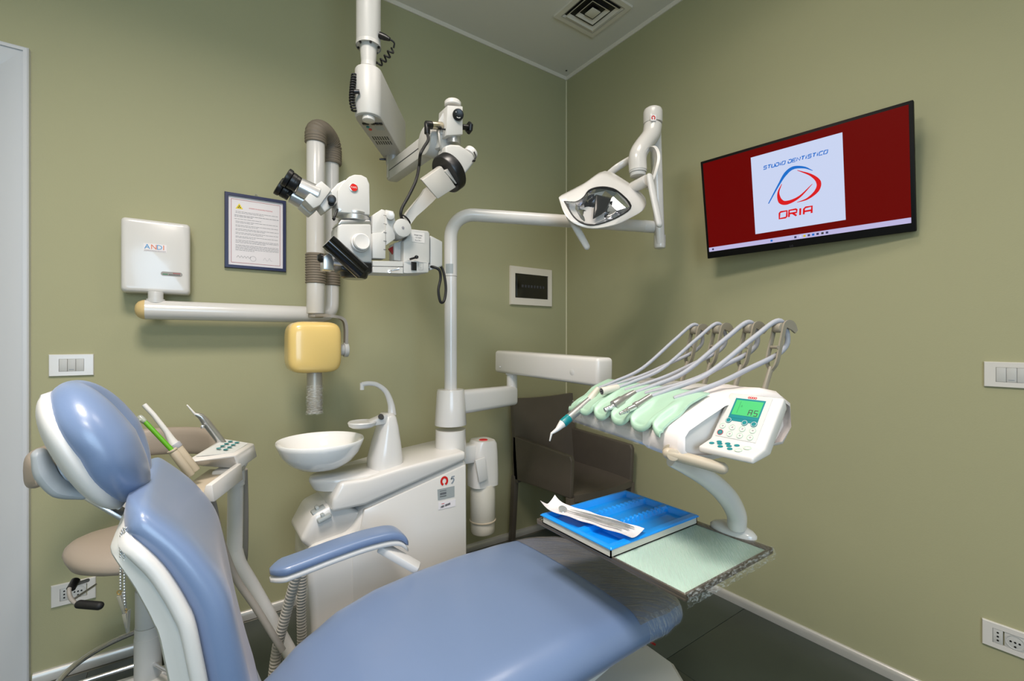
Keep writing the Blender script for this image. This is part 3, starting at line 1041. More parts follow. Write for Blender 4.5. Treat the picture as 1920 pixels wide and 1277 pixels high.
ob('lever_grip', tube([P(149, 1133, 1.33), P(186, 1136, 1.33)], 0.0115, 14, rnd=True), 'black_rubber', lv)
ob('tilt_rod', cyl(P(180, 1096, 1.45), P(138, 1124, 1.36), 0.0035, 10), 'chrome', t)
for k in range(5):
    a_ = R_(20 + 72 * k)
    e = V((SX + 0.27 * math.cos(a_), SY + 0.27 * math.sin(a_), 0))
    lg = ob('base_leg', beam((SX + 0.02 * math.cos(a_), SY + 0.02 * math.sin(a_), 0.095), e + V((0, 0, 0.075)), 0.05, 0.045, bevel=0.008, w1=0.034, h1=0.03), 'shell_white', t)
    ob('caster', join(cyl(e + V((0.012 * -math.sin(a_), 0.012 * math.cos(a_), 0.026)), e + V((0.024 * -math.sin(a_), 0.024 * math.cos(a_), 0.026)), 0.026, 18, 0.003),
                      cyl(e - V((0.012 * -math.sin(a_), 0.012 * math.cos(a_), -0.026)), e - V((0.024 * -math.sin(a_), 0.024 * math.cos(a_), -0.026)), 0.026, 18, 0.003),
                      cyl(e + V((0, 0, 0.03)), e + V((0, 0, 0.066)), 0.009, 12)), 'black', lg)
ob('foot_ring', tube([V((SX + 0.225 * math.cos(a_), SY + 0.225 * math.sin(a_), 0.165)) for a_ in [2 * math.pi * k / 48 for k in range(49)]], 0.009, 12, cap=False), 'chrome', t)
for k in range(3):
    a_ = R_(60 + 120 * k)
    ob('ring_spoke', cyl((SX + 0.03 * math.cos(a_), SY + 0.03 * math.sin(a_), 0.165), (SX + 0.22 * math.cos(a_), SY + 0.22 * math.sin(a_), 0.165), 0.006, 10), 'chrome', t)
# curved backrest band
BZ, BH = 0.862, 0.100
rings = []
for k in range(25):
    q = k / 24
    a_ = R_(212 - 200 * q)
    e = 1 - (2 * q - 1) ** 10 * 0.45
    cxx, cyy = SX + 0.228 * math.cos(a_) - 0.03, SY - 0.03 + 0.235 * math.sin(a_)
    rad = V((math.cos(a_), math.sin(a_), 0))
    rings.append([V((cxx, cyy, BZ - 0.005 + 0.0 * q)) + rad * (0.021 * e * math.copysign(abs(math.cos(b_)) ** 0.7, math.cos(b_))) + UP * (BH / 2 * e * math.copysign(abs(math.sin(b_)) ** 0.7, math.sin(b_))) for b_ in [2 * math.pi * j / 20 for j in range(20)]])
ob('backrest', loft(rings), 'vinyl_beige', t, angle=80)
ob('back_support', join(beam((SX - 0.05, SY + 0.205, BZ), (SX - 0.05, SY + 0.195, 0.52), 0.075, 0.008, up=(0, 1, 0), bevel=0.002), beam((SX - 0.05, SY + 0.20, 0.50), (SX - 0.02, SY, 0.46), 0.06, 0.01, bevel=0.002)), 'shell_white', t)


# ================================================================== DENTAL CHAIR
YC = -1.28


def back_t(q):
    """thickness of the backrest cushion from bottom (0) to top (1)"""
    return lerp_table([(0, 0.098), (0.6, 0.092), (0.85, 0.074), (1.0, 0.066)], q)


t = thing('dental_chair', (-1.5, YC, 0), 'reclining dental patient chair in blue vinyl with white shells', 'dental chair')
DCH = t


def lerp_table(tab, x):
    if x <= tab[0][0]:
        return tab[0][1]
    for (a_, b_), (c_, d_) in zip(tab, tab[1:]):
        if x <= c_:
            f = (x - a_) / (c_ - a_)
            f = f * f * (3 - 2 * f) * 0.4 + f * 0.6
            return b_ + (d_ - b_) * f
    return tab[-1][1]


SEAT_Z = [(-2.02, 0.36), (-1.93, 0.42), (-1.85, 0.475), (-1.75, 0.515), (-1.65, 0.537), (-1.5, 0.548), (-1.38, 0.552), (-1.25, 0.548), (-1.12, 0.538), (-1.0, 0.520), (-0.90, 0.490)]
SEAT_T = [(-2.02, 0.08), (-1.8, 0.13), (-1.5, 0.13), (-1.3, 0.115), (-1.15, 0.098), (-0.9, 0.085)]
SEAT_W = [(-2.02, 0.23), (-1.9, 0.262), (-1.75, 0.288), (-1.5, 0.298), (-1.2, 0.298), (-1.05, 0.292), (-0.97, 0.272), (-0.9, 0.235)]


def seat_ring(x, grow=0.0, half=None, n=44):
    z, th, wd = lerp_table(SEAT_Z, x), lerp_table(SEAT_T, x), lerp_table(SEAT_W, x)
    e = 1.0
    d = x - (-0.895)
    if d > -0.04:
        e = max(0.05, 1 - ((d + 0.04) / 0.04) ** 2) ** 0.5
    d2 = -2.02 - x
    if d2 > -0.05:
        e = min(e, max(0.05, 1 - ((d2 + 0.05) / 0.05) ** 2) ** 0.5)
    out = []
    r = th / 2 * e + grow
    hw_ = wd + grow - (1 - e) * 0.03 - r * 1.15
    seq = [(-1, -90 + 180 * k / 14) for k in range(15)] + [(-1 + 2 * k / 10, 90) for k in range(1, 10)] + [(1, 90 - 180 * k / 14) for k in range(15)] + [(1 - 2 * k / 6, -90) for k in range(1, 6)]
    for s_, deg in seq:
        cy, cz = math.cos(R_(deg)), math.sin(R_(deg))
        yy = s_ * hw_ + (s_ * r * 1.15 * cy if abs(s_) == 1 else 0)
        crown = -0.014 * (yy / wd) ** 2 if cz > -0.2 else -0.010
        out.append(V((x, YC + yy, z - th / 2 + cz * r + crown)))
    return out


xs = [-2.02 + 0.05 * (1 - math.cos(math.pi / 2 * k / 5)) for k in range(6)] + [-1.97 + (1.035 / 40) * k for k in range(1, 41)] + [-0.935 + 0.04 * math.sin(math.pi / 2 * k / 6) for k in range(1, 7)]
cush = ob('seat_cushion', loft([seat_ring(x) for x in xs]), 'vinyl_blue', t, 'blue vinyl seat and leg cushion', angle=80)


# film stretched over the foot end; its top tint paints a wall reflection
def film(x0, x1, j0, j1, grow, mname, nm):
    rows = []
    for x in [x0 + (x1 - x0) * k / 16 for k in range(17)]:
        rows.append(seat_ring(x, grow, n=44)[j0:j1])
    vs, fs = loft(rows, False, False)
    return ob(nm, (vs, fs), mname, cush, angle=80)


film(-1.16, -0.90, 10, 31, 0.003, 'film_chair_reflection', 'plastic_film')
film(-1.14, -0.90, 0, 12, 0.003, 'film_foot', 'plastic_film_edge')

# white seat shell below the cushion
def shell_ring(x):
    z, th, wd = lerp_table(SEAT_Z, x), lerp_table(SEAT_T, x), lerp_table(SEAT_W, x)
    top = z - th * 0.72
    bot = min(top - 0.03, 0.36 + max(0, x + 1.5) * 0.18)
    wd = wd - 0.035
    return [V((x, YC + a_ * wd, b_)) for a_, b_ in ((-0.9, bot), (-1, bot + 0.02), (-1, top), (1, top), (1, bot + 0.02), (0.9, bot))]


ob('seat_shell', loft([shell_ring(-1.95 + 0.70 * k / 14) for k in range(15)]), 'shell_white', t, angle=40)
# base: foot cover, lift pedestal
bx = [onZ(1305, 1277, 0.12)]
base_poly = [(-1.95, -1.42), (-1.90, -1.50), (-1.05, -1.50), (-0.90, -1.44), (-0.86, -1.36), (-0.86, -1.20), (-0.92, -1.10), (-1.95, -1.08)]
base = ob('base_plate', prism([(a_, b_, 0.0) for a_, b_ in base_poly], (0, 0, 0.05), 0.012, 3), 'shell_white', t)


def brow(z, k, ins):
    cxm, cym = -1.30, -1.30
    return [V((cxm + (a_ - cxm) * (1 - ins), cym + (b_ - cym) * (1 - ins), z)) for a_, b_ in ((-1.80, -1.48), (-0.98, -1.52), (-0.86, -1.50), (-0.81, -1.42), (-0.80, -1.20), (-0.88, -1.10), (-1.80, -1.10))]


def brow2(z0, z1, ins):
    """sloping cover, lower at the foot end"""
    return [V((p.x, p.y, z0 + (z1 - z0) * max(0, min(1, (-0.84 - p.x) / 0.5)))) for p in brow(0, 0, ins)]


cov = ob('base_cover', loft([brow(0.045, 0, 0.0), brow2(0.15, 0.17, 0.0), brow2(0.185, 0.205, 0.012), brow2(0.196, 0.217, 0.04), brow2(0.20, 0.235, 0.12), brow2(0.21, 0.25, 0.5)]), 'shell_white', t, angle=30)
rp = onZ(1222, 1212, 0.185)
ob('lift_column', hexa([(-1.62, -1.40, 0.20), (-1.25, -1.40, 0.20), (-1.25, -1.16, 0.20), (-1.62, -1.16, 0.20), (-1.72, -1.41, 0.40), (-1.42, -1.41, 0.40), (-1.42, -1.15, 0.40), (-1.72, -1.15, 0.40)], 0.02, 3), 'shell_white', t)
rq0, rq1 = onZ(1196, 1190, 0.206), onZ(1229, 1209, 0.206)
ob('warning_strip', beam(rq0, rq1, 0.006, 0.006, bevel=0.001), 'red_flag', cov)

# ---- backrest: profile of the front face (x, z) from the bottom up
BACK = [(-1.945, 0.46), (-1.966, 0.56), (-1.984, 0.66), (-2.000, 0.76), (-2.020, 0.85), (-2.064, 0.925), (-2.120, 0.985), (-2.150, 1.008)]
BY = -1.27
bp = cr([V((a_, 0, b_)) for a_, b_ in BACK], 5)


def back_ring(i, thk, n=48, shrink=0.0):
    p = bp[i]
    a_, b_ = bp[max(0, i - 1)], bp[min(len(bp) - 1, i + 1)]
    tn = (b_ - a_).normalized()
    nr = V((-tn.z, 0, tn.x))          # towards the back shell (-x)
    if nr.x > 0:
        nr = -nr
    q = i / (len(bp) - 1)
    thk = back_t(q)
    wd = 0.200 + 0.028 * math.sin(math.pi * min(1, q * 1.15)) - shrink
    e = 1.0
    if q > 0.86:
        e = max(0.04, 1 - ((q - 0.86) / 0.14) ** 2.2) ** 0.5
    if q < 0.06:
        e = min(e, max(0.3, q / 0.06) ** 0.5)
    out = []
    for j in range(n):
        ang = 2 * math.pi * j / n
        cy, cz = math.cos(ang), math.sin(ang)
        yy = math.copysign(abs(cy) ** 0.6, cy)
        zz = math.copysign(abs(cz) ** 0.8, cz)
        dish = 0.0
        if cz < 0:       # front side: dished between two side rolls
            dish = 0.030 * max(0, 1 - abs(yy) ** 2.5) * (0.4 + 0.6 * math.sin(math.pi * q))
        out.append(p + nr * (thk / 2 + thk / 2 * zz * e + dish) + V((0, BY - p.y * 0 + yy * (wd - (1 - e) * 0.10), 0)))
    return out


bk = ob('backrest_cushion', loft([back_ring(i, 0.066) for i in range(len(bp))]), 'vinyl_blue', t, 'blue vinyl backrest with raised side rolls', angle=80)


def shell_back(i):
    """white tray hugging the rear of the backrest"""
    p = bp[i]
    a_, b_ = bp[max(0, i - 1)], bp[min(len(bp) - 1, i + 1)]
    tn = (b_ - a_).normalized()
    nr = V((-tn.z, 0, tn.x))
    if nr.x > 0:
        nr = -nr
    q = i / (len(bp) - 1)
    wd = 0.205 + 0.026 * math.sin(math.pi * min(1, q * 1.15))
    if q > 0.8:
        wd *= max(0.35, 1 - ((q - 0.8) / 0.2) ** 2 * 0.5)
    k_ = back_t(q) - 0.066
    prof_ = [(-0.99, 0.046), (-1.01, 0.050), (-1.01, 0.060), (-0.985, 0.066), (-0.95, 0.066), (-0.93, 0.062), (0.93, 0.062), (0.95, 0.066), (0.985, 0.066), (1.01, 0.060), (1.01, 0.050), (0.99, 0.046)]
    return [p + nr * (d_ + k_) + V((0, BY + s * wd, 0)) for s, d_ in prof_]


ob('backrest_shell', loft([shell_back(i) for i in range(2, len(bp) - 2)]), 'shell_white', t, 'white plastic shell behind the backrest', angle=50)


def cover_back(i):
    p = bp[i]
    a_, b_ = bp[max(0, i - 1)], bp[min(len(bp) - 1, i + 1)]
    tn = (b_ - a_).normalized()
    nr = V((-tn.z, 0, tn.x))
    if nr.x > 0:
        nr = -nr
    q = i / (len(bp) - 1)
    k_ = back_t(q) - 0.066
    wd = 0.190 + 0.020 * math.sin(math.pi * min(1, q * 1.15))
    if q > 0.72:
        wd *= max(0.5, 1 - ((q - 0.72) / 0.28) ** 2 * 0.45)
    dp_ = 0.090 - 0.018 * max(0, (q - 0.6) / 0.4) ** 2
    return [p + nr * (d_ + k_) + V((0, BY + s * wd, 0)) for s, d_ in ((-1, 0.060), (-0.99, dp_ - 0.012), (-0.985, dp_ - 0.010), (-0.985, dp_), (-0.95, dp_ + 0.003), (0.95, dp_ + 0.003), (0.985, dp_), (0.985, dp_ - 0.010), (0.99, dp_ - 0.012), (1, 0.060))]


ob('backrest_cover', loft([cover_back(i) for i in range(3, len(bp) - 3)]), 'cover_grey', t, 'pale grey rear cover of the backrest', angle=40)
# hinge between seat and back
ob('hinge_bracket', join(beam((-1.98, YC - 0.12, 0.40), (-1.60, YC - 0.12, 0.40), 0.03, 0.06, bevel=0.005), beam((-1.98, YC + 0.12, 0.40), (-1.60, YC + 0.12, 0.40), 0.03, 0.06, bevel=0.005),
                         beam((-2.02, YC, 0.62), (-1.95, YC, 0.40), 0.28, 0.02, up=(1, 0, 0), bevel=0.004)), 'light_grey', t)

# ---- headrest
HC = V((-2.214, -1.252, 1.054))
HA = V((0.42, 0, -0.908)).normalized()      # from the top of the pad to its bottom
HN = V((0.908, 0, 0.42))                    # out of the face of the pad
HWd, HHt, HTk = 0.132, 0.116, 0.047


def head_ring(v, n=48):
    """v from -1 (top) to 1 (bottom)"""
    e = max(0.0, 1 - abs(v) ** 2.6) ** 0.5
    e = max(e, 0.05)
    wd = HWd * (0.25 + 0.75 * e) * (1.0 if v < 0.3 else 1 - 0.12 * (v - 0.3))
    out = []
    for j in range(n):
        a_ = 2 * math.pi * j / n
        cy, cz = math.cos(a_), math.sin(a_)
        yy = math.copysign(abs(cy) ** 0.75, cy)
        zz = math.copysign(abs(cz) ** 0.85, cz)
        dish = -0.040 * math.exp(-((yy - 0.15) / 0.36) ** 2) * (1 - v * v) if cz > 0 else 0
        out.append(HC + HA * (HHt * v) + V((0, yy * wd * (e ** 0.35), 0)) + HN * (HTk * (zz * e) + dish + 0.012 * (1 - abs(v))))
    return out


vv = [-math.cos(math.pi * k / 26) for k in range(27)]
hp = ob('headrest_cushion', loft([head_ring(v) for v in vv]), 'vinyl_blue', t, 'blue vinyl headrest pad with a hollow in the middle', angle=80)


def hshell(v, n=40):
    e = max(0.05, (1 - abs(v) ** 2.4)) ** 0.5
    return [HC + HA * (HHt * 0.95 * v) + V((0, math.copysign(abs(math.cos(a_)) ** 0.8, math.cos(a_)) * HWd * 0.93 * (0.3 + 0.7 * e), 0)) + HN * (-0.022 + 0.032 * math.sin(a_) * e) for a_ in [2 * math.pi * j / n for j in range(n)]]


ob('headrest_shell', loft([hshell(v) for v in vv]), 'shell_white', t, 'white rounded shell behind the headrest pad', angle=80)
hb = HC + HA * 0.022 - HN * 0.068
ob('headrest_lever', join(tube(cr([hb - HA * 0.045 + V((0, -0.02, 0)) - HN * 0.004, hb - HA * 0.015 + V((0, -0.02, 0)) - HN * 0.010, hb + HA * 0.02 + V((0, -0.02, 0)) - HN * 0.006, hb + HA * 0.045 + V((0, -0.02, 0)) + HN * 0.012], 5), [0.010, 0.014, 0.014, 0.008], 16, ell=2.0, rnd=True), cyl(hb + HN * 0.005, hb + HN * 0.05, 0.026, 20)), 'lever_grey', t)
ob('headrest_stem', beam(HC + HA * 0.06 - HN * 0.060, V((-2.165, -1.262, 0.90)), 0.055, 0.008, up=HN, bevel=0.002), 'steel', t)

# ---- armrest on the far side
pts = [onY(506, 1066, -0.935), onY(560, 1047, -0.935), onY(625, 1023, -0.935), onY(690, 1002, -0.935), onY(740, 994, -0.935), onY(764, 1012, -0.935)]
path = cr(pts, 6)
fr_ = frames(path)


def arm_ring(p, q, top, bot, wd):
    e = min(1, max(0.06, (min(q, 1 - q) / 0.09))) ** 0.5
    top, bot = (top + bot) / 2 + (top - bot) / 2 * (0.35 + 0.65 * e), (top + bot) / 2 - (top - bot) / 2 * (0.35 + 0.65 * e)
    out = []
    for j in range(24):
        a_ = 2 * math.pi * j / 24
        cy, cz = math.cos(a_), math.sin(a_)
        out.append(p + V((0, math.copysign(abs(cy) ** 0.5, cy) * wd * e, 0)) + UP * (((top + bot) / 2) + (top - bot) / 2 * math.copysign(abs(cz) ** 0.55, cz)))
    return out


m_ = len(path)
pad = ob('armrest_pad', loft([arm_ring(p, i / (m_ - 1), 0.006, -0.022, 0.040) for i, p in enumerate(path)]), 'vinyl_blue', t, 'blue padded armrest', angle=80)
ob('armrest_tray', loft([arm_ring(p, i / (m_ - 1), -0.020, -0.040, 0.038) for i, p in enumerate(path)]), 'shell_white', pad, angle=80)
ob('armrest_support', beam(onY(712, 1012, -0.935) + V((0, 0, -0.02)), onY(785, 1066, -1.0), 0.045, 0.024, bevel=0.006), 'shell_white', t)

# ---- bib chain hanging from the backrest
b0 = V((-2.160, -1.395, 0.0))
ch = thing('bib_chain', P(232, 1170, 0.71), 'beaded metal bib chain with alligator clips hanging by the backrest', 'bib chain')


def bead_chain(pts, nm):
    path_ = cr(pts, 12)
    acc, out = 0.0, []
    last = path_[0]
    seg = [(path_[i], path_[i + 1]) for i in range(len(path_) - 1)]
    pos = 0.0
    beads = []
    for a_, b_ in seg:
        L = (b_ - a_).length
        while pos <= L:
            beads.append(a_ + (b_ - a_) * (pos / L))
            pos += 0.0043
        pos -= L
    gs = [tube(path_, 0.0006, 6)]
    for p in beads:
        gs.append(lathe([(0.0002, -0.0019), (0.0014, -0.0013), (0.0019, 0), (0.0014, 0.0013), (0.0002, 0.0019)], p, UP, 8, False))
    return ob(nm, join(*gs), 'chrome', ch, angle=80)


dch = 0.665
bead_chain([P(233, 990, dch), P(227, 1003, dch), P(226, 1050, dch), P(226, 1108, dch)], 'bead_strand')
bead_chain([P(236, 990, dch), P(233, 1020, dch), P(233, 1080, dch), P(234, 1142, dch)], 'bead_strand')


def clip(p, q, nm):
    p, q = V(p), V(q)
    tdir = (q - p).normalized()
    s = tdir.cross(FW).normalized()
    k = ob('clip', join(hexa([p - s * 0.003 - FW * 0.003, p + s * 0.003 - FW * 0.003, p + s * 0.003 + FW * 0.003, p - s * 0.003 + FW * 0.003,
                              q - s * 0.0015 - FW * 0.002, q + s * 0.0015 - FW * 0.002, q + s * 0.0015 + FW * 0.002, q - s * 0.0015 + FW * 0.002], 0.0005),
                        beam(p + s * 0.006 - tdir * 0.004, p.lerp(q, 0.75) + s * 0.001, 0.005, 0.0015, up=s), lathe([(0.003, -0.002), (0.003, 0.002)], p.lerp(q, 0.45), FW, 10)), 'steel', ch)
    ob('clip_ring', join(*[tube([p - tdir * 0.004 + s * (0.003 * math.cos(a_)) + tdir * (0.003 * math.sin(a_)) for a_ in [2 * math.pi * j / 10 for j in range(11)]], 0.0009, 6, cap=False)]), 'brass', k)


clip(P(225, 1116, dch), P(238, 1164, dch), 'a')
clip(P(235, 1150, dch), P(240, 1186, dch), 'b')


# ================================================================== SPITTOON UNIT
UY0, UY1 = -0.72, -0.46                      # front and rear planes of the unit body
t = thing('dental_unit', (-1.45, -0.6, 0), 'white dental unit with round ceramic spittoon bowl and faucet', 'dental unit')


def fy(px, py, y=UY0):
    return onY(px, py, y)


BD = V((0, UY1 - UY0, 0))
lower = [fy(878, 862), fy(880, 1300), fy(592, 1300), fy(584, 1160), fy(578, 1080), fy(580, 1030), fy(660, 1000), fy(684, 952)]
body = ob('lower_body', prism(lower, BD, 0.025, 4), 'gloss_white', t)
side = [fy(873, 872, UY0 - 0.004), fy(876, 1260, UY0 - 0.004), fy(661, 1260, UY0 - 0.004), fy(661, 1040, UY0 - 0.004), fy(676, 990, UY0 - 0.004), fy(684, 957, UY0 - 0.004)]
sp = ob('side_panel', prism(side, (0, 0.02, 0), 0.003, 2), 'gloss_white', t, 'white side panel with badge and stickers')
# sloping top cover
cover = [fy(874, 846, UY0 - 0.008), fy(874, 863, UY0 - 0.008), fy(686, 948, UY0 - 0.008), fy(622, 962, UY0 - 0.008), fy(624, 938, UY0 - 0.008), fy(640, 906, UY0 - 0.008), fy(690, 898, UY0 - 0.008), fy(752, 878, UY0 - 0.008)]
ob('top_cover', prism(cover, BD + V((0, 0.01, 0)), 0.012, 3), 'gloss_white', t)
# side console with the rocker switches
con = [fy(562, 1016, UY0 + 0.03), fy(580, 1030, UY0 + 0.03), fy(664, 1030, UY0 + 0.03), fy(680, 962, UY0 + 0.03), fy(632, 942, UY0 + 0.03), fy(588, 966, UY0 + 0.03)]
cn = ob('console', prism(con, BD + V((0, -0.06, 0)), 0.016, 3), 'gloss_white', t)
for p in (fy(597, 957, UY0 + 0.06), fy(607, 970, UY0 + 0.03)):
    k = ob('rocker_lever', join(box(p, (0.046, 0.042, 0.014), 0.005, (V((1, 0, 0.35)), V((0, 1, 0)), V((-0.35, 0, 1)))), box(p + V((-0.004, 0, 0.008)), (0.012, 0.026, 0.016), 0.003, (V((1, 0, 0.35)), V((0, 1, 0)), V((-0.35, 0, 1))))), 'label_grey', cn)
ob('holder_lug', prism([fy(622, 948, UY0 + 0.02), fy(633, 909, UY0 + 0.02), fy(676, 902, UY0 + 0.02), fy(664, 924, UY0 + 0.02), fy(648, 950, UY0 + 0.02)], (0, 0.05, 0), 0.006, 2), 'shell_white', t)
# badge and stickers
yb = UY0 - 0.0046
bc = fy(833, 902, yb)
ring = [ribbon([bc + XL * (0.0125 * math.cos(a_)) + UP * (0.0145 * math.sin(a_)) for a_ in [R_(-70 + 320 * k / 28) for k in range(29)]], 0.0085, NL, 0.0006)]
ob('red_badge', join(*ring), 'badge_red', sp, 'red ring-shaped badge')
b5 = fy(848, 900, yb)
ob('grey_badge', join(ribbon([b5 + XL * 0.010 + UP * 0.0135, b5 + XL * -0.002 + UP * 0.0135, b5 + XL * -0.005 + UP * 0.004], 0.0042, NL, 0.0006), ribbon(cr([b5 + XL * -0.006 + UP * 0.005, b5 + XL * 0.002 + UP * 0.0065, b5 + XL * 0.007 + UP * 0.001, b5 + XL * 0.004 - UP * 0.006, b5 + XL * -0.003 - UP * 0.013], 4), 0.0052, NL, 0.0006)), 'mid_grey', sp, 'grey numeral 5 badge')
q = [fy(820, 918, yb), fy(852, 911, yb), fy(852, 931, yb), fy(821, 938, yb)]
st = ob('data_sticker', plate(q, NL), 'label_grey', sp, 'grey data sticker')
stc = (q[0] + q[2]) / 2
ob('data_sticker_print', join(*[box(stc + XL * (-0.024 + 0.0034 * k) + UP * 0.0008 + NL * 0.0008, (0.0016 if k % 2 else 0.0026, 0.009, 0.0003), 0, (XL, UP, NL)) for k in range(8)],
                              *[box(stc + XL * (-0.024 + 0.0046 * k) + UP * 0.0118 + NL * 0.0008, (0.0038, 0.0022, 0.0003), 0, (XL, UP, NL)) for k in range(6)], *[box(stc + XL * (-0.024 + 0.0046 * k) - UP * 0.0095 + NL * 0.0008, (0.0038, 0.0032, 0.0003), 0, (XL, UP, NL)) for k in range(6)]), 'ink_dark', st)
q = [fy(822, 942, yb), fy(854, 936, yb), fy(854, 949, yb), fy(822, 956, yb)]
s2 = ob('code_sticker', plate(q, NL), 'paper', sp, 'small white code sticker')
cq = (q[0] + q[2]) / 2
ob('code_print', join(*[box(cq + XL * (-0.028 + 0.0056 * k) + UP * (-0.006 + 0.0008 * k) + NL * 0.0008, (0.0044 if k not in (0, 3) else 0.0016, 0.0085, 0.0003), 0, (XL, UP, NL)) for k in range(8)]), 'ink_dark', s2)
ob('red_print', box(cq - XL * 0.018 + UP * 0.006 + NL * 0.0008, (0.012, 0.0022, 0.0003), 0, (XL, UP, NL)), 'ink_red', s2)

# swivelling spittoon tower
ty = -0.62
base_c = fy(655, 882, ty)
bowl_c = V((-1.714, -0.62, 0.868))
zpl = fy(700, 882, ty).z
rings = []
twc = fy(720, 800, ty)
pl = []
for k in range(40):
    a_ = 2 * math.pi * k / 40
    x = 0.5 * (bowl_c.x - 0.03 + twc.x + 0.055)
    pl.append(V((x + 0.165 * math.copysign(abs(math.cos(a_)) ** 0.8, math.cos(a_)), ty + 0.085 * math.sin(a_), zpl)))
ob('spittoon_plate', loft([[V((p.x * 0.9 + 0.1 * (-1.62), p.y, zpl - 0.030 + max(0, (p.x + 1.72)) * 0.0)) for p in pl], [V((p.x, p.y, zpl - 0.004)) for p in pl], [V((p.x, p.y, zpl + 0.006)) for p in pl], [V((p.x * 0.97 + 0.03 * -1.62, ty + (p.y - ty) * 0.95, zpl + 0.012)) for p in pl]]), 'gloss_white', t, angle=60)
tw = []
for py, xl, xr, dy in ((886, 692, 750, 0.070), (862, 692, 750, 0.070), (830, 700, 747, 0.062), (800, 709, 743, 0.052), (782, 713, 739, 0.046), (775, 717, 735, 0.034)):
    l_, r_ = fy(xl, py, ty), fy(xr, py, ty)
    cxm, wd = (l_.x + r_.x) / 2, (r_.x - l_.x) / 2
    tw.append([V((cxm + wd * math.copysign(abs(math.cos(a_)) ** 0.7, math.cos(a_)), ty + dy * math.copysign(abs(math.sin(a_)) ** 0.7, math.sin(a_)), l_.z)) for a_ in [2 * math.pi * j / 32 for j in range(32)]])
ob('spittoon_tower', loft(tw), 'gloss_white', t, angle=60)
prof_ = [(0.045, -0.088), (0.075, -0.080), (0.105, -0.060), (0.128, -0.032), (0.140, -0.004), (0.145, 0.010), (0.143, 0.014), (0.139, 0.012), (0.132, -0.004), (0.118, -0.028), (0.095, -0.052), (0.060, -0.068), (0.015, -0.073), (0.003, -0.073)]
bw = ob('spittoon_bowl', lathe(prof_, bowl_c, UP, 48), 'ceramic', t, 'white ceramic spittoon bowl', angle=80)
ob('bowl_drain', cyl(bowl_c - UP * 0.073, bowl_c - UP * 0.070, 0.014, 18), 'chrome', bw)
fc = ob('faucet', tube(cr([fy(735, 778, ty), fy(733, 758, ty), fy(724, 735, ty), fy(708, 722, ty), fy(692, 719, ty), fy(678, 721, ty)], 6), [0.017, 0.013, 0.010, 0.009, 0.009, 0.009], 16), 'gloss_white', t)
ob('faucet_nozzle', cyl(fy(679, 718, ty), fy(679, 731, ty), 0.008, 14), 'gloss_white', fc)
# cup stand
cpc = fy(679, 793, ty - 0.03)
cs = ob('cup_stand', lathe([(0.036, -0.016), (0.046, -0.010), (0.050, 0.002), (0.047, 0.006), (0.040, 0.003), (0.005, 0.002)], cpc, UP, 32), 'shell_white', t)
ob('cup_arm', hexa([cpc + V((0.02, -0.02, -0.014)), cpc + V((0.10, -0.012, -0.010)), cpc + V((0.10, 0.03, -0.010)), cpc + V((0.02, 0.03, -0.014)), cpc + V((0.02, -0.02, 0.002)), cpc + V((0.09, -0.012, 0.026)), cpc + V((0.09, 0.03, 0.026)), cpc + V((0.02, 0.03, 0.002))], 0.004), 'shell_white', cs)
ob('cup_filler_spout', cyl(fy(714, 781, ty - 0.05), fy(716, 784, ty - 0.03), 0.010, 14), 'black', cs)

# amalgam separator canister on the right
cy_ = -0.56
cc = fy(905, 900, cy_)
ob('canister_head', loft([[V((cc.x + sx * math.copysign(abs(math.cos(a_)) ** 0.6, math.cos(a_)), cy_ + 0.055 * math.copysign(abs(math.sin(a_)) ** 0.6, math.sin(a_)), z_)) for a_ in [2 * math.pi * j / 28 for j in range(28)]] for sx, z_ in
                          ((0.066, fy(905, 908, cy_).z), (0.067, fy(905, 890, cy_).z), (0.063, fy(905, 850, cy_).z), (0.057, fy(905, 830, cy_).z), (0.045, fy(905, 824, cy_).z))]), 'gloss_white', t, angle=50)
ob('canister_neck', span(fy(860, 850, cy_).x, cc.x - 0.02, cy_ - 0.035, cy_ + 0.035, fy(880, 866, cy_).z, fy(880, 832, cy_).z, 0.01), 'gloss_white', t)
ob('canister_clip', beam(fy(900, 860, cy_ - 0.062), fy(906, 902, cy_ - 0.064), 0.05, 0.008, up=NL, bevel=0.003, w1=0.045), 'shell_white', t)
ob('canister', join(cyl((cc.x, cy_, fy(905, 975, cy_).z), (cc.x, cy_, fy(905, 905, cy_).z), 0.057, 32, 0.004)), 'tray_white', t, 'milky plastic canister')
ob('canister_base', cyl((cc.x, cy_, fy(905, 998, cy_).z), (cc.x, cy_, fy(905, 974, cy_).z), 0.0545, 32, 0.010), 'tray_white', t)
ob('canister_ring', lathe([(0.056, 0), (0.0605, 0.003), (0.0605, 0.007), (0.056, 0.010)], (cc.x, cy_, fy(905, 976, cy_).z), UP, 32, False), 'plastic_beige', t)
ob('canister_emblem', lathe([(0.002, 0.002), (0.018, 0.002), (0.020, 0.0)], (cc.x - 0.002, cy_ - 0.01, fy(905, 824, cy_).z), UP, 24), 'ink_red', t, 'dark red round emblem')
# corrugated suction hoses hanging by the armrest
for pts, r in (([(560, 1062), (550, 1100), (535, 1155), (520, 1215), (512, 1277), (508, 1330)], 0.0125), ([(567, 1060), (566, 1100), (565, 1140), (566, 1195), (568, 1300)], 0.0115)):
    dd = 1.36 if r > 0.012 else 1.45
    ob('suction_hose', bellow(cr([P(a_, b_, dd) for a_, b_ in pts], 8), r, 44, 0.0030, 14), 'hose_rib', t, angle=25)

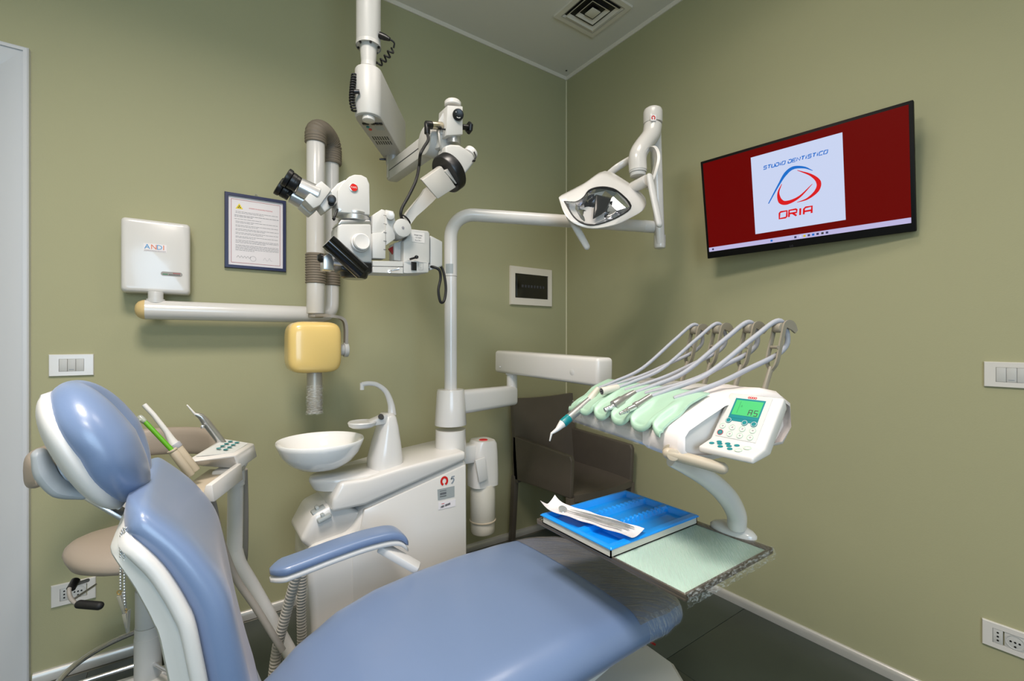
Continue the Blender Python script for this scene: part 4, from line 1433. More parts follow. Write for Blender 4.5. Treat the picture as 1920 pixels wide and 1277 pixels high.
# pole socket of the lamp and delivery arm
PX, PY = -1.193, -0.60
pz0, pz1, pz2 = fy(845, 850, PY).z, fy(845, 796, PY).z, fy(845, 730, PY).z
sck = ob('pole_socket', join(lathe([(0.066, 0), (0.063, pz1 - pz0)], (PX, PY, pz0 - 0.02), UP, 36), lathe([(0.0665, 0), (0.067, 0.002), (0.058, pz2 - pz1 - 0.008), (0.055, pz2 - pz1), (0.03, pz2 - pz1 + 0.002)], (PX, PY, pz1), UP, 36)), 'gloss_white', t, angle=30)

# ================================================================== ASSISTANT'S HOLDER
AY = -0.69
ah = P(441, 890, 1.40)
t = thing('assistant_holder', (ah.x, ah.y, 0), "white assistant's instrument holder on a bent tubular post between stool and spittoon", 'instrument holder')
pp = [P(442, 884, 1.40), P(441, 960, 1.40), P(440, 1030, 1.40), P(448, 1058, 1.40), P(470, 1095, 1.42), P(540, 1218, 1.48), P(580, 1290, 1.5)]
path = [pp[0], pp[1]] + cr([pp[2], pp[3], pp[4]], 6) + [pp[5], pp[6]]
ob('post', tube(path, 0.0215, 22), 'shell_white', t)
ob('post_collar', join(cyl(P(442, 904, 1.40), P(442, 880, 1.40), 0.025, 24, 0.002), cyl(P(441, 910, 1.40), P(441, 892, 1.40), 0.0255, 24)), 'shell_white', t)
pj_ = P(444, 866, 1.40)
ob('pivot', lathe([(0.018, 0), (0.03, 0.022), (0.03, 0.035), (0.01, 0.04)], P(444, 884, 1.40), UP, 24), 'gloss_white', t)
# holder: long axis A goes away from the camera and to the right
A0 = P(385, 880, 1.16)
A1 = P(452, 840, 1.40)
Ad = (A1 - A0).normalized()
As = Ad.cross(UP).normalized()               # towards the right / camera
Au = As.cross(Ad)


def ap(l, s, u):
    return A0 + Ad * l + As * s + Au * u


L = (A1 - A0).length
ob('keypad_block', hexa([ap(0.12, -0.055, -0.020), ap(0.12, 0.040, -0.034), ap(L + 0.02, 0.040, -0.034), ap(L + 0.02, -0.055, -0.020),
                         ap(0.0, -0.055, 0.018), ap(0.10, 0.034, 0.010), ap(L + 0.01, 0.034, 0.010), ap(L + 0.01, -0.055, 0.030)], 0.004), 'gloss_white', t)
kb = ob('keypad', hexa([ap(0.06, -0.046, 0.020), ap(0.13, 0.020, 0.0105), ap(L, 0.020, 0.0125), ap(L, -0.046, 0.028), ap(0.06, -0.046, 0.0215), ap(0.13, 0.020, 0.012), ap(L, 0.020, 0.014), ap(L, -0.046, 0.0295)], 0), 'panel_grey', t)
for i in range(4):
    for j in range(2):
        c_ = ap(0.14 + 0.028 * i, -0.022 + 0.018 * j, 0.0235 - 0.0042 * j + 0.0007 * i)
        ob('key', plate(circ(c_, Ad, As, 0.0065, 14), Au, 0.001), 'teal', kb)
ob('trough_lip', hexa([ap(-0.075, 0.020, -0.060), ap(-0.075, 0.050, -0.062), ap(0.115, 0.050, -0.062), ap(0.115, 0.020, -0.060), ap(-0.075, 0.030, -0.020), ap(-0.075, 0.045, -0.020), ap(0.115, 0.045, -0.016), ap(0.115, 0.030, -0.016)], 0.003), 'gloss_white', t)
ob('trough_floor', hexa([ap(-0.07, -0.05, -0.056), ap(-0.07, 0.034, -0.060), ap(0.15, 0.034, -0.060), ap(0.15, -0.05, -0.056), ap(-0.07, -0.05, -0.046), ap(-0.07, 0.034, -0.050), ap(0.15, 0.034, -0.040), ap(0.15, -0.05, -0.036)], 0.003), 'plastic_beige', t)
ob('support_bracket', beam(ap(0.10, 0.0, -0.045), P(444, 872, 1.40), 0.05, 0.03, bevel=0.006), 'shell_white', t)


def grip(p, q, r, nm, m):
    return ob(nm, lathe([(r * 0.8, 0), (r, 0.006), (r, (V(q) - V(p)).length - 0.006), (r * 0.9, (V(q) - V(p)).length)], p, V(q) - V(p), 18), m)


e1, s1, tip1 = P(358, 892, 1.12), P(324, 846, 1.10), P(263, 783, 1.09)
t1 = thing('saliva_ejector', e1, 'green saliva ejector tube with clear tip in the beige handpiece', 'saliva ejector', 'suction handpieces')
ob('handpiece', join(cyl(e1, s1, 0.0098, 18, 0.002), cyl(s1 + (s1 - e1) * 0.06, s1, 0.0110, 18, 0.001)), 'plastic_beige', t1)
ob('green_tube', tube([s1, P(268, 787, 1.09)], 0.0052, 14), 'green_tube', t1)
ob('clear_tip', tube([P(270, 790, 1.09), tip1], 0.0062, 14, rnd=True), 'clear_tip', t1)
e2, s2_, tip2 = P(366, 884, 1.17), P(330, 838, 1.15), P(270, 759, 1.13)
t2 = thing('suction_tip', e2, 'white suction cannula in a beige handpiece beside the green tube', 'suction tip', 'suction handpieces')
ob('handpiece', cyl(e2, s2_, 0.0125, 18, 0.002), 'plastic_beige', t2)
ob('grey_collar', cyl(s2_ - (s2_ - e2) * 0.05, s2_ + (s2_ - e2) * 0.12, 0.0135, 18, 0.001), 'hose_grey', t2)
ob('cannula', tube([s2_ + (s2_ - e2) * 0.1, P(320, 823, 1.146), P(312, 809, 1.143), P(288, 778, 1.135), tip2], [0.0115, 0.0085, 0.0062, 0.0056, 0.0058], 16), 'shell_white', t2)
t3 = thing('air_water_syringe', P(415, 830, 1.36), 'dark steel air and water syringe with white tip behind the holder keypad', 'syringe')
ob('syringe_body', tube([P(420, 836, 1.37), P(385, 790, 1.33), P(376, 780, 1.32), P(365, 776, 1.31)][:3] + [P(364, 775, 1.31)], [0.0115, 0.0115, 0.0085, 0.0035], 18), 'steel', t3)
ob('syringe_tip', tube([P(366, 777, 1.31), P(351, 760, 1.30)], [0.0034, 0.002], 12, rnd=True), 'gloss_white', t3)
ob('syringe_button', box(P(380, 800, 1.315), (0.010, 0.006, 0.010), 0.002), 'chrome', t3)
for k, (pts, dd) in enumerate(((((386, 918), (396, 936), (402, 960), (410, 1000), (440, 1080), (480, 1140), (530, 1220)), 1.22), (((458, 880), (460, 960), (459, 1040), (455, 1060)), 1.46))):
    ob('supply_hose', tube(cr([P(a_, b_, dd + 0.12 * (i / len(pts))) for i, (a_, b_) in enumerate(pts)], 6), 0.0095, 14), 'grey_plastic', t)

# ================================================================== OPERATING LAMP
ZA = 1.766
LE = V((-0.305, -0.948, ZA))
t = thing('operating_lamp', (PX, PY, pz2), 'white dental operating lamp on a tall curved pole', 'lamp')
dirA = (LE - V((PX, PY, ZA))).normalized()
RB = 0.10
bend = [V((PX, PY, ZA - RB)) + dirA * (RB * (1 - math.cos(a_))) + UP * (RB * math.sin(a_)) for a_ in [R_(90 * k / 10) for k in range(11)]]
zsp = fy(845, 519, PY).z
ob('lower_pole', cyl((PX, PY, pz2 - 0.02), (PX, PY, zsp), 0.0265, 28), 'gloss_white', t)
ob('bent_pole', tube([V((PX, PY, zsp + 0.0015))] + bend + [LE - dirA * 0.045], 0.0275, 28), 'gloss_white', t)
ob('rating_label', loft([[V((PX, PY, z_)) + V((math.cos(a_), math.sin(a_), 0)) * 0.0278 for a_ in [R_(195 + 70 * k / 8) for k in range(9)]] for z_ in (fy(840, 514, PY).z, fy(840, 496, PY).z)], False, False), 'label_grey', t)
ob('arm_joint', cyl(LE - dirA * 0.055, LE + dirA * 0.01, 0.0285, 24, 0.002), 'gloss_white', t)
# upright spring arm
SA0, SA1 = P(1237, 462, 2.14), P(1228, 232, 2.06)
ob('spring_arm', join(beam(SA0, SA1, 0.040, 0.050, up=-FW, bevel=0.014, seg=4, w1=0.046), lathe([(0.012, -0.012), (0.024, -0.008), (0.027, 0.0), (0.027, 0.05)], P(1237, 462, 2.14), UP, 24)), 'gloss_white', t)
tc1, tc0 = P(1225, 204, 2.03), P(1224, 232, 2.03)
cp = ob('joint_cap', lathe([(0.041, -0.0), (0.042, 0.004), (0.042, 0.05), (0.038, 0.062), (0.026, 0.070), (0.004, 0.073)], tc0, UP, 28), 'gloss_white', t)
lg = P(1225, 221, 2.03 - 0.0446)
ob('logo_tag', box(lg, (0.024, 0.026, 0.0012), 0, (RT, UP, -FW)), 'paper', cp)
ob('logo_ring', ribbon([lg - FW * 0.001 + RT * (0.0065 * math.cos(a_)) + UP * (0.0075 * math.sin(a_)) for a_ in [R_(-60 + 300 * k / 20) for k in range(21)]], 0.0042, -FW, 0.0004), 'badge_red', cp)
sp_ = [P(1224, 236, 2.03), P(1220, 254, 2.02), P(1205, 274, 1.99), P(1196, 292, 1.97), P(1196, 320, 1.97)]
ob('swivel_neck', tube(cr(sp_, 7), [0.040, 0.040, 0.038, 0.038, 0.038, 0.038], 26), 'gloss_white', t)
ob('dial_ring', join(cyl(P(1196, 319, 1.97), P(1196, 324, 1.97), 0.0365, 26), cyl(P(1196, 324, 1.97), P(1196, 331, 1.97), 0.033, 26, 0.003)), 'light_grey', t)
# yoke loop holding the head
yk = [P(1216, 352, 1.90), P(1226, 326, 1.91), P(1232, 298, 1.93), P(1226, 280, 1.95), P(1214, 280, 1.96), P(1206, 292, 1.97)]
path = cr(yk, 7)
fr_ = frames(path)
ob('yoke', loft([[p + RT * (0.006 * a_) * (1) + FW * (0.022 * b_) + UP * (0.006 * a_ * 0.3) for a_, b_ in ((-1, -1), (1, -1), (1, 1), (-1, 1))] for p, f_ in zip(path, fr_)]), 'gloss_white', t)
yk2 = [P(1132, 336, 1.99), P(1152, 318, 2.04), P(1170, 306, 2.04), P(1186, 297, 2.02)]
ob('yoke_far', tube(cr(yk2, 5), 0.016, 12, ell=0.5), 'gloss_white', t)
# lamp head: front outline, offset backwards and up
fo = [(1046, 372), (1090, 349), (1128, 326), (1165, 343), (1196, 366), (1209, 383), (1205, 396), (1180, 411), (1150, 424), (1110, 430), (1075, 420), (1056, 400)]
D0 = 1.86


def headp(px, py, dn):
    """front plane of the head tilts away from the camera towards the top right"""
    dd = D0 + (px - 1130) * 0.0006 - (py - 380) * 0.0012
    return P(px, py, dd + dn)


fcx, fcy = 1128, 382
back_shift = RT * 0.034 + FW * 0.075 + UP * 0.050
Fr = [headp(a_, b_, 0) for a_, b_ in fo]
ctr = sum(Fr, V()) / len(Fr)


def scl(s, sh):
    return [ctr + (p - ctr) * s + back_shift * sh for p in Fr]


def smooth_ring(rg):
    return cr(rg + [rg[0]], 4)[:-1]


go = [(1057, 379), (1078, 380), (1092, 372), (1102, 359), (1118, 353), (1138, 353), (1158, 361), (1182, 388), (1160, 408), (1120, 423), (1094, 422), (1074, 408)]
fn = (headp(1000, 400, 0) - headp(1130, 400, 0)).cross(headp(1130, 330, 0) - headp(1130, 400, 0)).normalized()
if fn.dot(FW) > 0:
    fn = -fn
off = fn * 0.0060
gl = [headp(a_, b_, 0) + off for a_, b_ in go]
gc = sum(gl, V()) / len(gl)
gl_s = cr(gl + [gl[0]], 4)[:-1]
hring = [[gc + (p - gc) * 0.97 - fn * 0.012 for p in gl_s], [gc + (p - gc) * 0.985 for p in gl_s], smooth_ring(scl(0.93, -0.05)), smooth_ring(scl(0.98, 0.02)), smooth_ring(scl(1.0, 0.14)), smooth_ring(scl(1.0, 0.36)), smooth_ring(scl(0.992, 0.42)), smooth_ring(scl(1.0, 0.46)), smooth_ring(scl(0.97, 0.75)), smooth_ring(scl(0.86, 0.95)), smooth_ring(scl(0.6, 1.08)), smooth_ring(scl(0.15, 1.12)), smooth_ring(scl(0.01, 1.12))]
hd = ob('lamp_head', loft(hring, False), 'gloss_white', t, 'white angular lamp head', angle=45)
ob('gasket', loft([[gc + (p - gc) * 1.012 - fn * 0.001 for p in gl_s], [gc + (p - gc) * 1.012 + fn * 0.0018 for p in gl_s], [gc + (p - gc) * 0.972 + fn * 0.0018 for p in gl_s], [gc + (p - gc) * 0.972 - fn * 0.003 for p in gl_s]], False), 'black', hd)
rf_r = []
rnd = random.Random(12)
for s, dp_ in ((0.965, -0.006), (0.88, -0.016), (0.70, -0.032), (0.48, -0.044), (0.26, -0.050), (0.06, -0.052)):
    rf_r.append([gc + (p - gc) * s + fn * (dp_ + rnd.uniform(-0.009, 0.009) * (1 if s < 0.9 else 0)) for p in gl])
rf_r.append([gc + (p - gc) * 0.001 + fn * -0.052 for p in gl])
ob('reflector', loft(rf_r, False), 'reflector', hd, 'mirror-like facetted reflector', angle=8)
ob('bulb_shield', hexa([headp(1116, 364, 0.016), headp(1148, 371, 0.016), headp(1136, 398, 0.016), headp(1111, 412, 0.016), headp(1118, 366, 0.004), headp(1145, 373, 0.004), headp(1133, 396, 0.004), headp(1114, 405, 0.004)], 0.002), 'black_gloss', hd)
ob('front_glass', loft([[gc + (p - gc) * 0.97 + fn * 0.0012 for p in gl_s], [gc + (p - gc) * 0.6 + fn * 0.004 for p in gl_s], [gc + (p - gc) * 0.05 + fn * 0.005 for p in gl_s]], False), 'lamp_glass', hd)
ob('head_pivot', cyl(headp(1186, 352, 0.03), P(1214, 338, 1.88), 0.024, 22, 0.003), 'gloss_white', t)
for a_, b_, c_ in (((1218, 332), (1236, 420), 0.02), ((1068, 405), (1100, 462), 0.0)):
    p_, q_ = (P(a_[0], a_[1], 1.85), P(b_[0] - 0, b_[1], 1.80)) if c_ else (headp(a_[0], a_[1], 0.02), P(b_[0], b_[1], 1.86))
    ob('handle', tube([p_, p_.lerp(q_, 0.3), p_.lerp(q_, 0.7), q_], [0.016, 0.017, 0.016, 0.015], 18, rnd=True, ell=0.72), 'shell_white', t)


# ================================================================== DELIVERY UNIT
DN = V((-1.212, -1.688, 0))
DU = V((0.233, 0.972, 0)).normalized()       # along the row of instruments, away from the camera
DV = V((0.972, -0.233, 0)).normalized()      # from the instruments to the rear


def dp(s, v, z):
    return DN + DU * s + DV * v + UP * z


t = thing('delivery_unit', (PX, PY, 0.93), 'white instrument delivery unit on a jointed arm with a bracket tray below', 'delivery unit')
J = V((-0.82, -0.52, 0))
a0, a1 = V((PX, PY, 0.965)), V((J.x + 0.02, J.y + 0.005, 0.965))
ob('first_arm', beam(a0, a1, 0.060, 0.104, bevel=0.020, seg=4, h1=0.095), 'gloss_white', t)
ob('arm_post', join(cyl(J + UP * 1.0, J + UP * 1.085, 0.026, 24), cyl(J + UP * 1.065, J + UP * 1.08, 0.032, 24, 0.003)), 'gloss_white', t)
b0_, b1_ = V((-0.818, -0.425, 1.127)), V((-0.826, -1.135, 1.112))
sa = ob('second_arm', beam(b0_, b1_, 0.085, 0.108, bevel=0.016, seg=4), 'gloss_white', t)
for py_, pz_, r_ in ((1073, 698, 0.013), (1106, 709, 0.006), (937, 688, 0.004)):
    p = onX(py_, pz_, -0.8655)
    ob('screw_cap', cyl(V((-0.862, p.y, p.z)), V((-0.8675, p.y, p.z)), r_, 20, 0.001), 'shell_white', sa)
ob('head_pivot', cyl(V((-0.826, -1.10, 1.03)), V((-0.826, -1.10, 1.07)), 0.03, 24), 'gloss_white', t)

# body: lofted along the row
SEC = [(0.012, 0.972), (0.0, 0.985), (0.0, 1.020), (0.012, 1.036), (0.06, 1.062), (0.12, 1.090), (0.18, 1.106), (0.235, 1.112), (0.29, 1.104), (0.325, 1.08), (0.33, 1.02), (0.30, 0.980), (0.10, 0.966)]


def sec(s, k):
    cz = 1.03
    return [dp(s, 0.165 + (v - 0.165) * (1 - 0.04 * k), cz + (z - cz) * (1 - 0.14 * k)) for v, z in SEC]


hb_ = ob('instrument_head', loft([sec(-0.030, 1.4), sec(-0.027, 0.5), sec(-0.018, 0), sec(0.445, 0), sec(0.456, 0.5), sec(0.46, 1.4)]), 'gloss_white', t, 'white instrument head', angle=50)


# bag of clear film pulled over the near end
def bag(s, v):
    return None


bagr = []
rnd = random.Random(5)
for s in [-0.046, -0.043, -0.030, 0.0, 0.03, 0.06, 0.085]:
    k = 1.5 if s < -0.045 else (0.6 if s < -0.04 else 0)
    bagr.append([p + (p - dp(s, 0.165, 1.03)).normalized() * (0.005 + rnd.uniform(0, 0.003)) for p in sec(s, k)])
ob('film_bag', loft(bagr, False), 'wrap_white', hb_, 'creased white-clear protective bag over the near end', angle=80)


def frontfilm(u, v):
    s = 0.06 + 0.395 * u
    pts = [(-0.004, 0.975), (-0.005, 1.0), (-0.005, 1.022), (0.010, 1.040)]
    q = v * 3
    i = min(2, int(q))
    f = q - i
    return dp(s, pts[i][0] + (pts[i + 1][0] - pts[i][0]) * f + 0.0015 * math.sin(s * 90), pts[i][1] + (pts[i + 1][1] - pts[i][1]) * f)


ob('film_front', grid(frontfilm, 30, 8), 'film_head', hb_, angle=80)


# green silicone mat with scalloped instrument rests
def rest(s):
    """phase of the nearest rest: 0 in its middle, 1 between two"""
    ph = ((s - 0.046) / 0.084) % 1.0
    return abs(ph * 2 - 1)


def matp(u, v):
    s = 0.008 + 0.418 * u
    k = 1 - rest(s)                       # 1 in the middle of a rest
    k = math.sqrt(max(0.0, 1 - (1 - k) ** 2))
    # path down the slope: v=0 at the top, 1 at the lower edge
    end = 0.52 + 0.30 * k
    w_ = v * end
    pts = [(0.128, 1.098), (0.065, 1.069), (0.016, 1.044), (-0.004, 1.030), (-0.008, 1.008), (-0.008, 0.992)]
    q = w_ * 5
    i = min(4, int(q))
    f = q - i
    vv_, zz_ = pts[i][0] + (pts[i + 1][0] - pts[i][0]) * f, pts[i][1] + (pts[i + 1][1] - pts[i][1]) * f
    rim = 0.008 * math.sin(math.pi * min(1, v * 1.02)) ** 0.5
    hollow = max(0.0, min(1.0, (k - 0.62) / 0.22)) * max(0.0, min(1.0, (v - 0.22) / 0.15)) * max(0.0, min(1.0, (0.90 - v) / 0.10))
    groove = -0.011 * hollow
    puff = 0.003 * math.sin(math.pi * v)
    nrm = V((-0.42, 0, 0.9))
    return dp(s, vv_, zz_) + (DV * nrm.x + UP * nrm.z) * (0.010 + rim * 0.4 + puff + groove) - DV * (0.010 * k * v * v)


ob('instrument_mat', thick(matp, 96, 22, lambda u, v: -UP * 0.004 + DV * 0.003), 'green_silicone', t, 'pale green silicone mat with five scalloped instrument rests', angle=80)

# whip arms
arms = []
for k, s in enumerate((0.285, 0.195, 0.088, 0.0)):
    B0, B1, B2, B3 = dp(s, 0.285, 1.085), dp(s, 0.318, 1.165), dp(s, 0.338, 1.235), dp(s, 0.350, 1.268)
    w_ = ob('whip_arm', beam(B0, B1, 0.009, 0.013, up=-DV, bevel=0.003), 'arm_taupe', t, ['taupe forked whip arm farthest from the keypad', 'second taupe forked whip arm from the far end', 'third taupe forked whip arm from the far end', 'taupe forked whip arm beside the keypad'][k])
    for sd in (-1, 1):
        o_ = DU * (0.0135 * sd)
        fk = [B1 - UP * 0.012, B1 + o_ + UP * 0.012 + DV * 0.003, B2 + o_, B3 + o_ + UP * 0.0, dp(s, 0.372, 1.268) + o_, dp(s, 0.388, 1.252) + o_]
        path = cr(fk, 5)
        wl = []
        m_ = len(path)
        rg = []
        fr_ = frames(path)
        for i, p in enumerate(path):
            q = i / (m_ - 1)
            wd = 0.0055 if q < 0.55 else 0.0055 + 0.006 * math.sin(math.pi * (q - 0.55) / 0.45)
            tt = fr_[i][0]
            nn = DU.cross(tt).normalized()
            rg.append([p + nn * (wd * a_) + DU * (0.0022 * b_) for a_, b_ in ((-1, -1), (1, -1), (1, 1), (-1, 1))])
        ob('fork_plate', loft(rg), 'arm_taupe', w_)
    ob('roller', cyl(B3 - DU * 0.011 - DV * 0.006 - UP * 0.006, B3 + DU * 0.011 - DV * 0.006 - UP * 0.006, 0.0125, 18, 0.003), 'arm_taupe', w_)
    ob('cross_pin', cyl(B2 - DU * 0.015 - UP * 0.022 - DV * 0.014, B2 + DU * 0.012 - UP * 0.022 - DV * 0.006, 0.0042, 12), 'arm_taupe', w_)
    arms.append((s, B0, B1, B2, B3))

# handle bar at the near end
h0, h1 = P(1253, 850, 1.00), P(1354, 878, 0.955)
ob('handle_bar', tube([h0, h1], 0.0125, 20, rnd=True), 'plastic_beige', t, 'beige round handle bar')
hx = (h1 - h0).normalized()
ob('handle_mount', join(cyl(P(1262, 853, 0.985), P(1262, 853, 1.02), 0.0135, 20, 0.002), cyl(P(1270, 838, 1.05), P(1256, 848, 1.01), 0.017, 18)), 'plastic_beige', t)

# keypad panel at the near end
KX = V((0.0, -1.0, 0)).lerp(-DU, 0.15).normalized()
KB = V((-KX.y, KX.x, 0))                     # horizontal, towards the rear (+x)
if KB.x < 0:
    KB = -KB
th_ = R_(52)
KU = (UP * math.sin(th_) + KB * math.cos(th_)).normalized()
KN = KX.cross(KU)
if KN.dot(FW) > 0:
    KN = -KN
K0 = P(1336, 822, 1.000)                     # lower left corner of the display face
KW, KH = 0.108, 0.122


def kp(x, y, z=0.0):
    return K0 + KX * x + KU * y + KN * z


lowU = (KB * 0.94 + UP * 0.26).normalized()  # the lower key row lies flatter
lowN = KX.cross(lowU)
if lowN.z < 0:
    lowN = -lowN


def lp(x, y, z=0.0):
    return K0 + KX * x - lowU * y + lowN * z


prf = [kp(0, KH), kp(0, 0), lp(0, 0.045), lp(0, 0.048, -0.014), kp(0, 0.004, -0.026) + UP * -0.004, kp(0, KH * 0.92, -0.026), kp(0, KH, -0.010)]
pan = ob('control_panel', prism([p - KX * 0.006 for p in prf], KX * (KW + 0.012), 0.005, 3), 'gloss_white', t, 'white control panel with green display and round keys')
ob('display_foil', hexa([kp(0.004, 0.008, 0.0002), kp(KW * 0.86, 0.008, 0.0002), kp(KW * 0.86, KH - 0.006, 0.0002), kp(0.004, KH - 0.006, 0.0002), kp(0.004, 0.008, 0.001), kp(KW * 0.86, 0.008, 0.001), kp(KW * 0.86, KH - 0.006, 0.001), kp(0.004, KH - 0.006, 0.001)], 0), 'panel_grey', pan)
kc = KW * 0.46


def kquad(x0, x1, y0, y1, z0, z1, f=kp):
    return hexa([f(x0, y0, z0), f(x1, y0, z0), f(x1, y1, z0), f(x0, y1, z0), f(x0, y0, z1), f(x1, y0, z1), f(x1, y1, z1), f(x0, y1, z1)], 0)


dz = ob('display_bezel', join(kquad(kc - 0.034, kc + 0.032, 0.056, KH - 0.014, 0.001, 0.0016), kquad(kc - 0.034, kc + 0.032, 0.050, 0.058, 0.001, 0.0016)), 'teal', pan)
lcd = ob('display', kquad(kc - 0.030, kc + 0.029, 0.0655, KH - 0.0185, 0.0016, 0.0021), 'lcd_green', pan, 'green lit display reading AS')
SEG = {'A': 'abcefg', 'S': 'acdfg'}


def seg7(ch_, x, y, w_, h_):
    pt = {'a': ((0, 1), (1, 1)), 'b': ((1, 1), (1, .5)), 'c': ((1, .5), (1, 0)), 'd': ((0, 0), (1, 0)), 'e': ((0, 0), (0, .5)), 'f': ((0, .5), (0, 1)), 'g': ((0, .5), (1, .5))}
    return join(*[ribbon([kp(x + pt[k][0][0] * w_, y + pt[k][0][1] * h_, 0.0022), kp(x + pt[k][1][0] * w_, y + pt[k][1][1] * h_, 0.0022)], 0.0016, KN, 0.0003) for k in SEG[ch_]])


ob('display_digits', join(seg7('A', kc + 0.006, 0.068, 0.007, 0.013), seg7('S', kc + 0.018, 0.068, 0.007, 0.013)), 'ink_dark', lcd)
ob('display_lines', join(ribbon([kp(kc - 0.019, 0.07, 0.0022), kp(kc - 0.019, KH - 0.022, 0.0022)], 0.0006, KN, 0.0002), text('0.', kp(kc - 0.013, 0.088, 0.0022), KX, KU, 0.007, 0.0003)), 'ink_green', lcd)
ob('maker_mark', join(*[lathe([(0.0028, 0.0), (0.0028, 0.0004), (0.0014, 0.0004), (0.0014, 0.0)], kp(kc - 0.006 + 0.0048 * k, KH - 0.0095, 0.001), KN, 12, False) for k in range(4)]), 'ink_red', pan)
for x, y in ((kc - 0.030, 0.050), (kc + 0.006, 0.049), (kc + 0.026, 0.049)):
    k = ob('round_key', plate(circ(kp(x, y, 0.0012), KX, KU, 0.0068, 20), KN, 0.0010), 'teal', pan)
    ob('key_ring', lathe([(0.0050, 0.0), (0.0050, 0.0004), (0.0058, 0.0004), (0.0058, 0.0)], kp(x, y, 0.0022), KN, 20, False), 'panel_grey', k)
for i in range(4):
    for j in range(2):
        x, y = 0.012 + 0.0222 * i, 0.034 - 0.0165 * j
        tl_ = (i == 0 and j == 1)
        k = ob('round_key', plate(circ(kp(x, y, 0.0010), KX, KU, 0.0066, 20), KN, 0.0008), 'teal' if tl_ else 'gloss_white', pan)
        ob('key_ring', lathe([(0.0056, 0.0), (0.0056, 0.0005), (0.0066, 0.0005), (0.0066, 0.0)], kp(x, y, 0.0018), KN, 20, False), 'ink_red' if tl_ else 'green_silicone', k)
        ob('key_symbol', join(ribbon([kp(x - 0.002, y - 0.001, 0.0019), kp(x + 0.002, y + 0.001, 0.0019)], 0.0010, KN, 0.0003), ribbon([kp(x - 0.001, y + 0.002, 0.0019), kp(x + 0.001, y - 0.002, 0.0019)], 0.0008, KN, 0.0003)), 'ink_grey', k)
for i, (x, y) in enumerate(((0.016, 0.010), (0.006, 0.022), (0.022, 0.018), (0.036, 0.011), (0.030, 0.029), (0.044, 0.020), (0.056, 0.011), (0.052, 0.031))):
    ob('oval_key', plate(circ(lp(x + 0.006, y, 0.0003), KX, lowU, 0.0056, 16, 0.0048), lowN, 0.0010), 'teal', pan)
for x, y in ((0.086, 0.014), (0.076, 0.030)):
    k = ob('oval_key', plate(circ(lp(x, y, 0.0003), KX, lowU, 0.0076, 18, 0.0058), lowN, 0.0008), 'gloss_white', pan)
    ob('key_ring', lathe([(0.0062, 0.0), (0.0062, 0.0005), (0.0072, 0.0005), (0.0072, 0.0)], lp(x, y, 0.0011), lowN, 20, False), 'green_silicone', k)
ob('panel_neck', beam(kp(KW * 0.3, 0.05, -0.02), dp(0.02, 0.22, 1.05), 0.05, 0.05, bevel=0.01), 'gloss_white', t)

# bracket tray below: arm and table
TZ = 0.72
TX0, TX1, TY0, TY1 = -1.284, -0.923, -1.777, -1.300
ta = [P(1258, 862, 1.06), P(1290, 876, 1.07), P(1330, 900, 1.10), P(1362, 930, 1.13), P(1380, 962, 1.16), P(1382, 986, 1.175)]
ob('tray_arm', tube(cr(ta, 7), [0.016, 0.020, 0.023, 0.025, 0.024, 0.023], 22), 'gloss_white', t, 'white curved arm carrying the bracket tray')
tf = onZ(1374, 992, TZ + 0.01)
ob('arm_foot', loft([[V((tf.x + 0.030 * k * math.cos(a_), tf.y + 0.062 * k * math.sin(a_), z_)) for a_ in [2 * math.pi * j / 28 for j in range(28)]] for k, z_ in ((1.0, TZ + 0.003), (1.0, TZ + 0.010), (0.85, TZ + 0.018), (0.5, TZ + 0.026))]), 'gloss_white', t, angle=60)
tb = ob('bracket_tray', join(span(TX0, TX1, TY0, TY1, TZ - 0.012, TZ - 0.004, 0.003), span(TX0, TX0 + 0.006, TY0, TY1, TZ - 0.006, TZ + 0.004, 0.002), span(TX1 - 0.022, TX1, TY0, TY1, TZ - 0.006, TZ + 0.003, 0.002),
                         span(TX0 + 0.006, TX1 - 0.022, TY1 - 0.006, TY1, TZ - 0.006, TZ + 0.004, 0.002), span(TX0 + 0.006, TX1 - 0.022, TY0, TY0 + 0.006, TZ - 0.006, TZ + 0.004, 0.002)), 'tray_steel', t, 'steel bracket tray wrapped in film')
ob('tray_mat', span(TX0 + 0.007, TX1 - 0.024, TY0 + 0.007, TY1 - 0.007, TZ - 0.0035, TZ + 0.0005, 0.0005), 'green_mat', tb, 'pale green ribbed tray mat')
rnd = random.Random(9)


def wrapf(u, v):
    x = TX0 + (TX1 - TX0) * u
    y = TY0 - 0.002
    return V((x + rnd.uniform(-0.002, 0.002), y - rnd.uniform(0.0, 0.008) * (1 if 0 < v < 1 else 0.2), TZ + 0.006 - 0.030 * v))


ob('tray_film_edge', grid(wrapf, 50, 6), 'film_tray', tb, angle=80)
ob('tray_film', grid(lambda u, v: V((TX0 + (TX1 - TX0) * u, TY0 + 0.19 * v, TZ + 0.0045 + 0.0004 * math.sin(u * 40 + v * 30))), 60, 12), 'film_tray_top', tb, angle=80)

# ---- instruments lying on the head, each with its hose
HO = []


def hose(name, g, arm, ptsin, ptsout, label, cat, base):
    pass


def ipt(px, py, s, dv=0.0, dz=0.0):
    return None


def hose_path(p_start, k, side, exit_):
    """from the instrument up to the whip arm, over its roller, down behind and back to the head"""
    s, B0, B1, B2, B3 = arms[k]
    top = B3 + DV * -0.006 + UP * 0.012
    mid1 = p_start.lerp(top, 0.45) - UP * 0.028
    mid2 = p_start.lerp(top, 0.80) - UP * 0.006
    bh = B3 + DV * 0.026 - UP * 0.030
    low = B2 + DV * 0.012 - UP * 0.035
    out1 = dp(s + side, 0.25, 1.158)
    out2 = dp(s + side * 1.6, 0.16, 1.125)
    out3 = dp(exit_, 0.075, 1.088)
    return cr([p_start, p_start.lerp(top, 0.16) - UP * 0.012, mid1, mid2, top, bh, low, out1, out2, out3], 8)


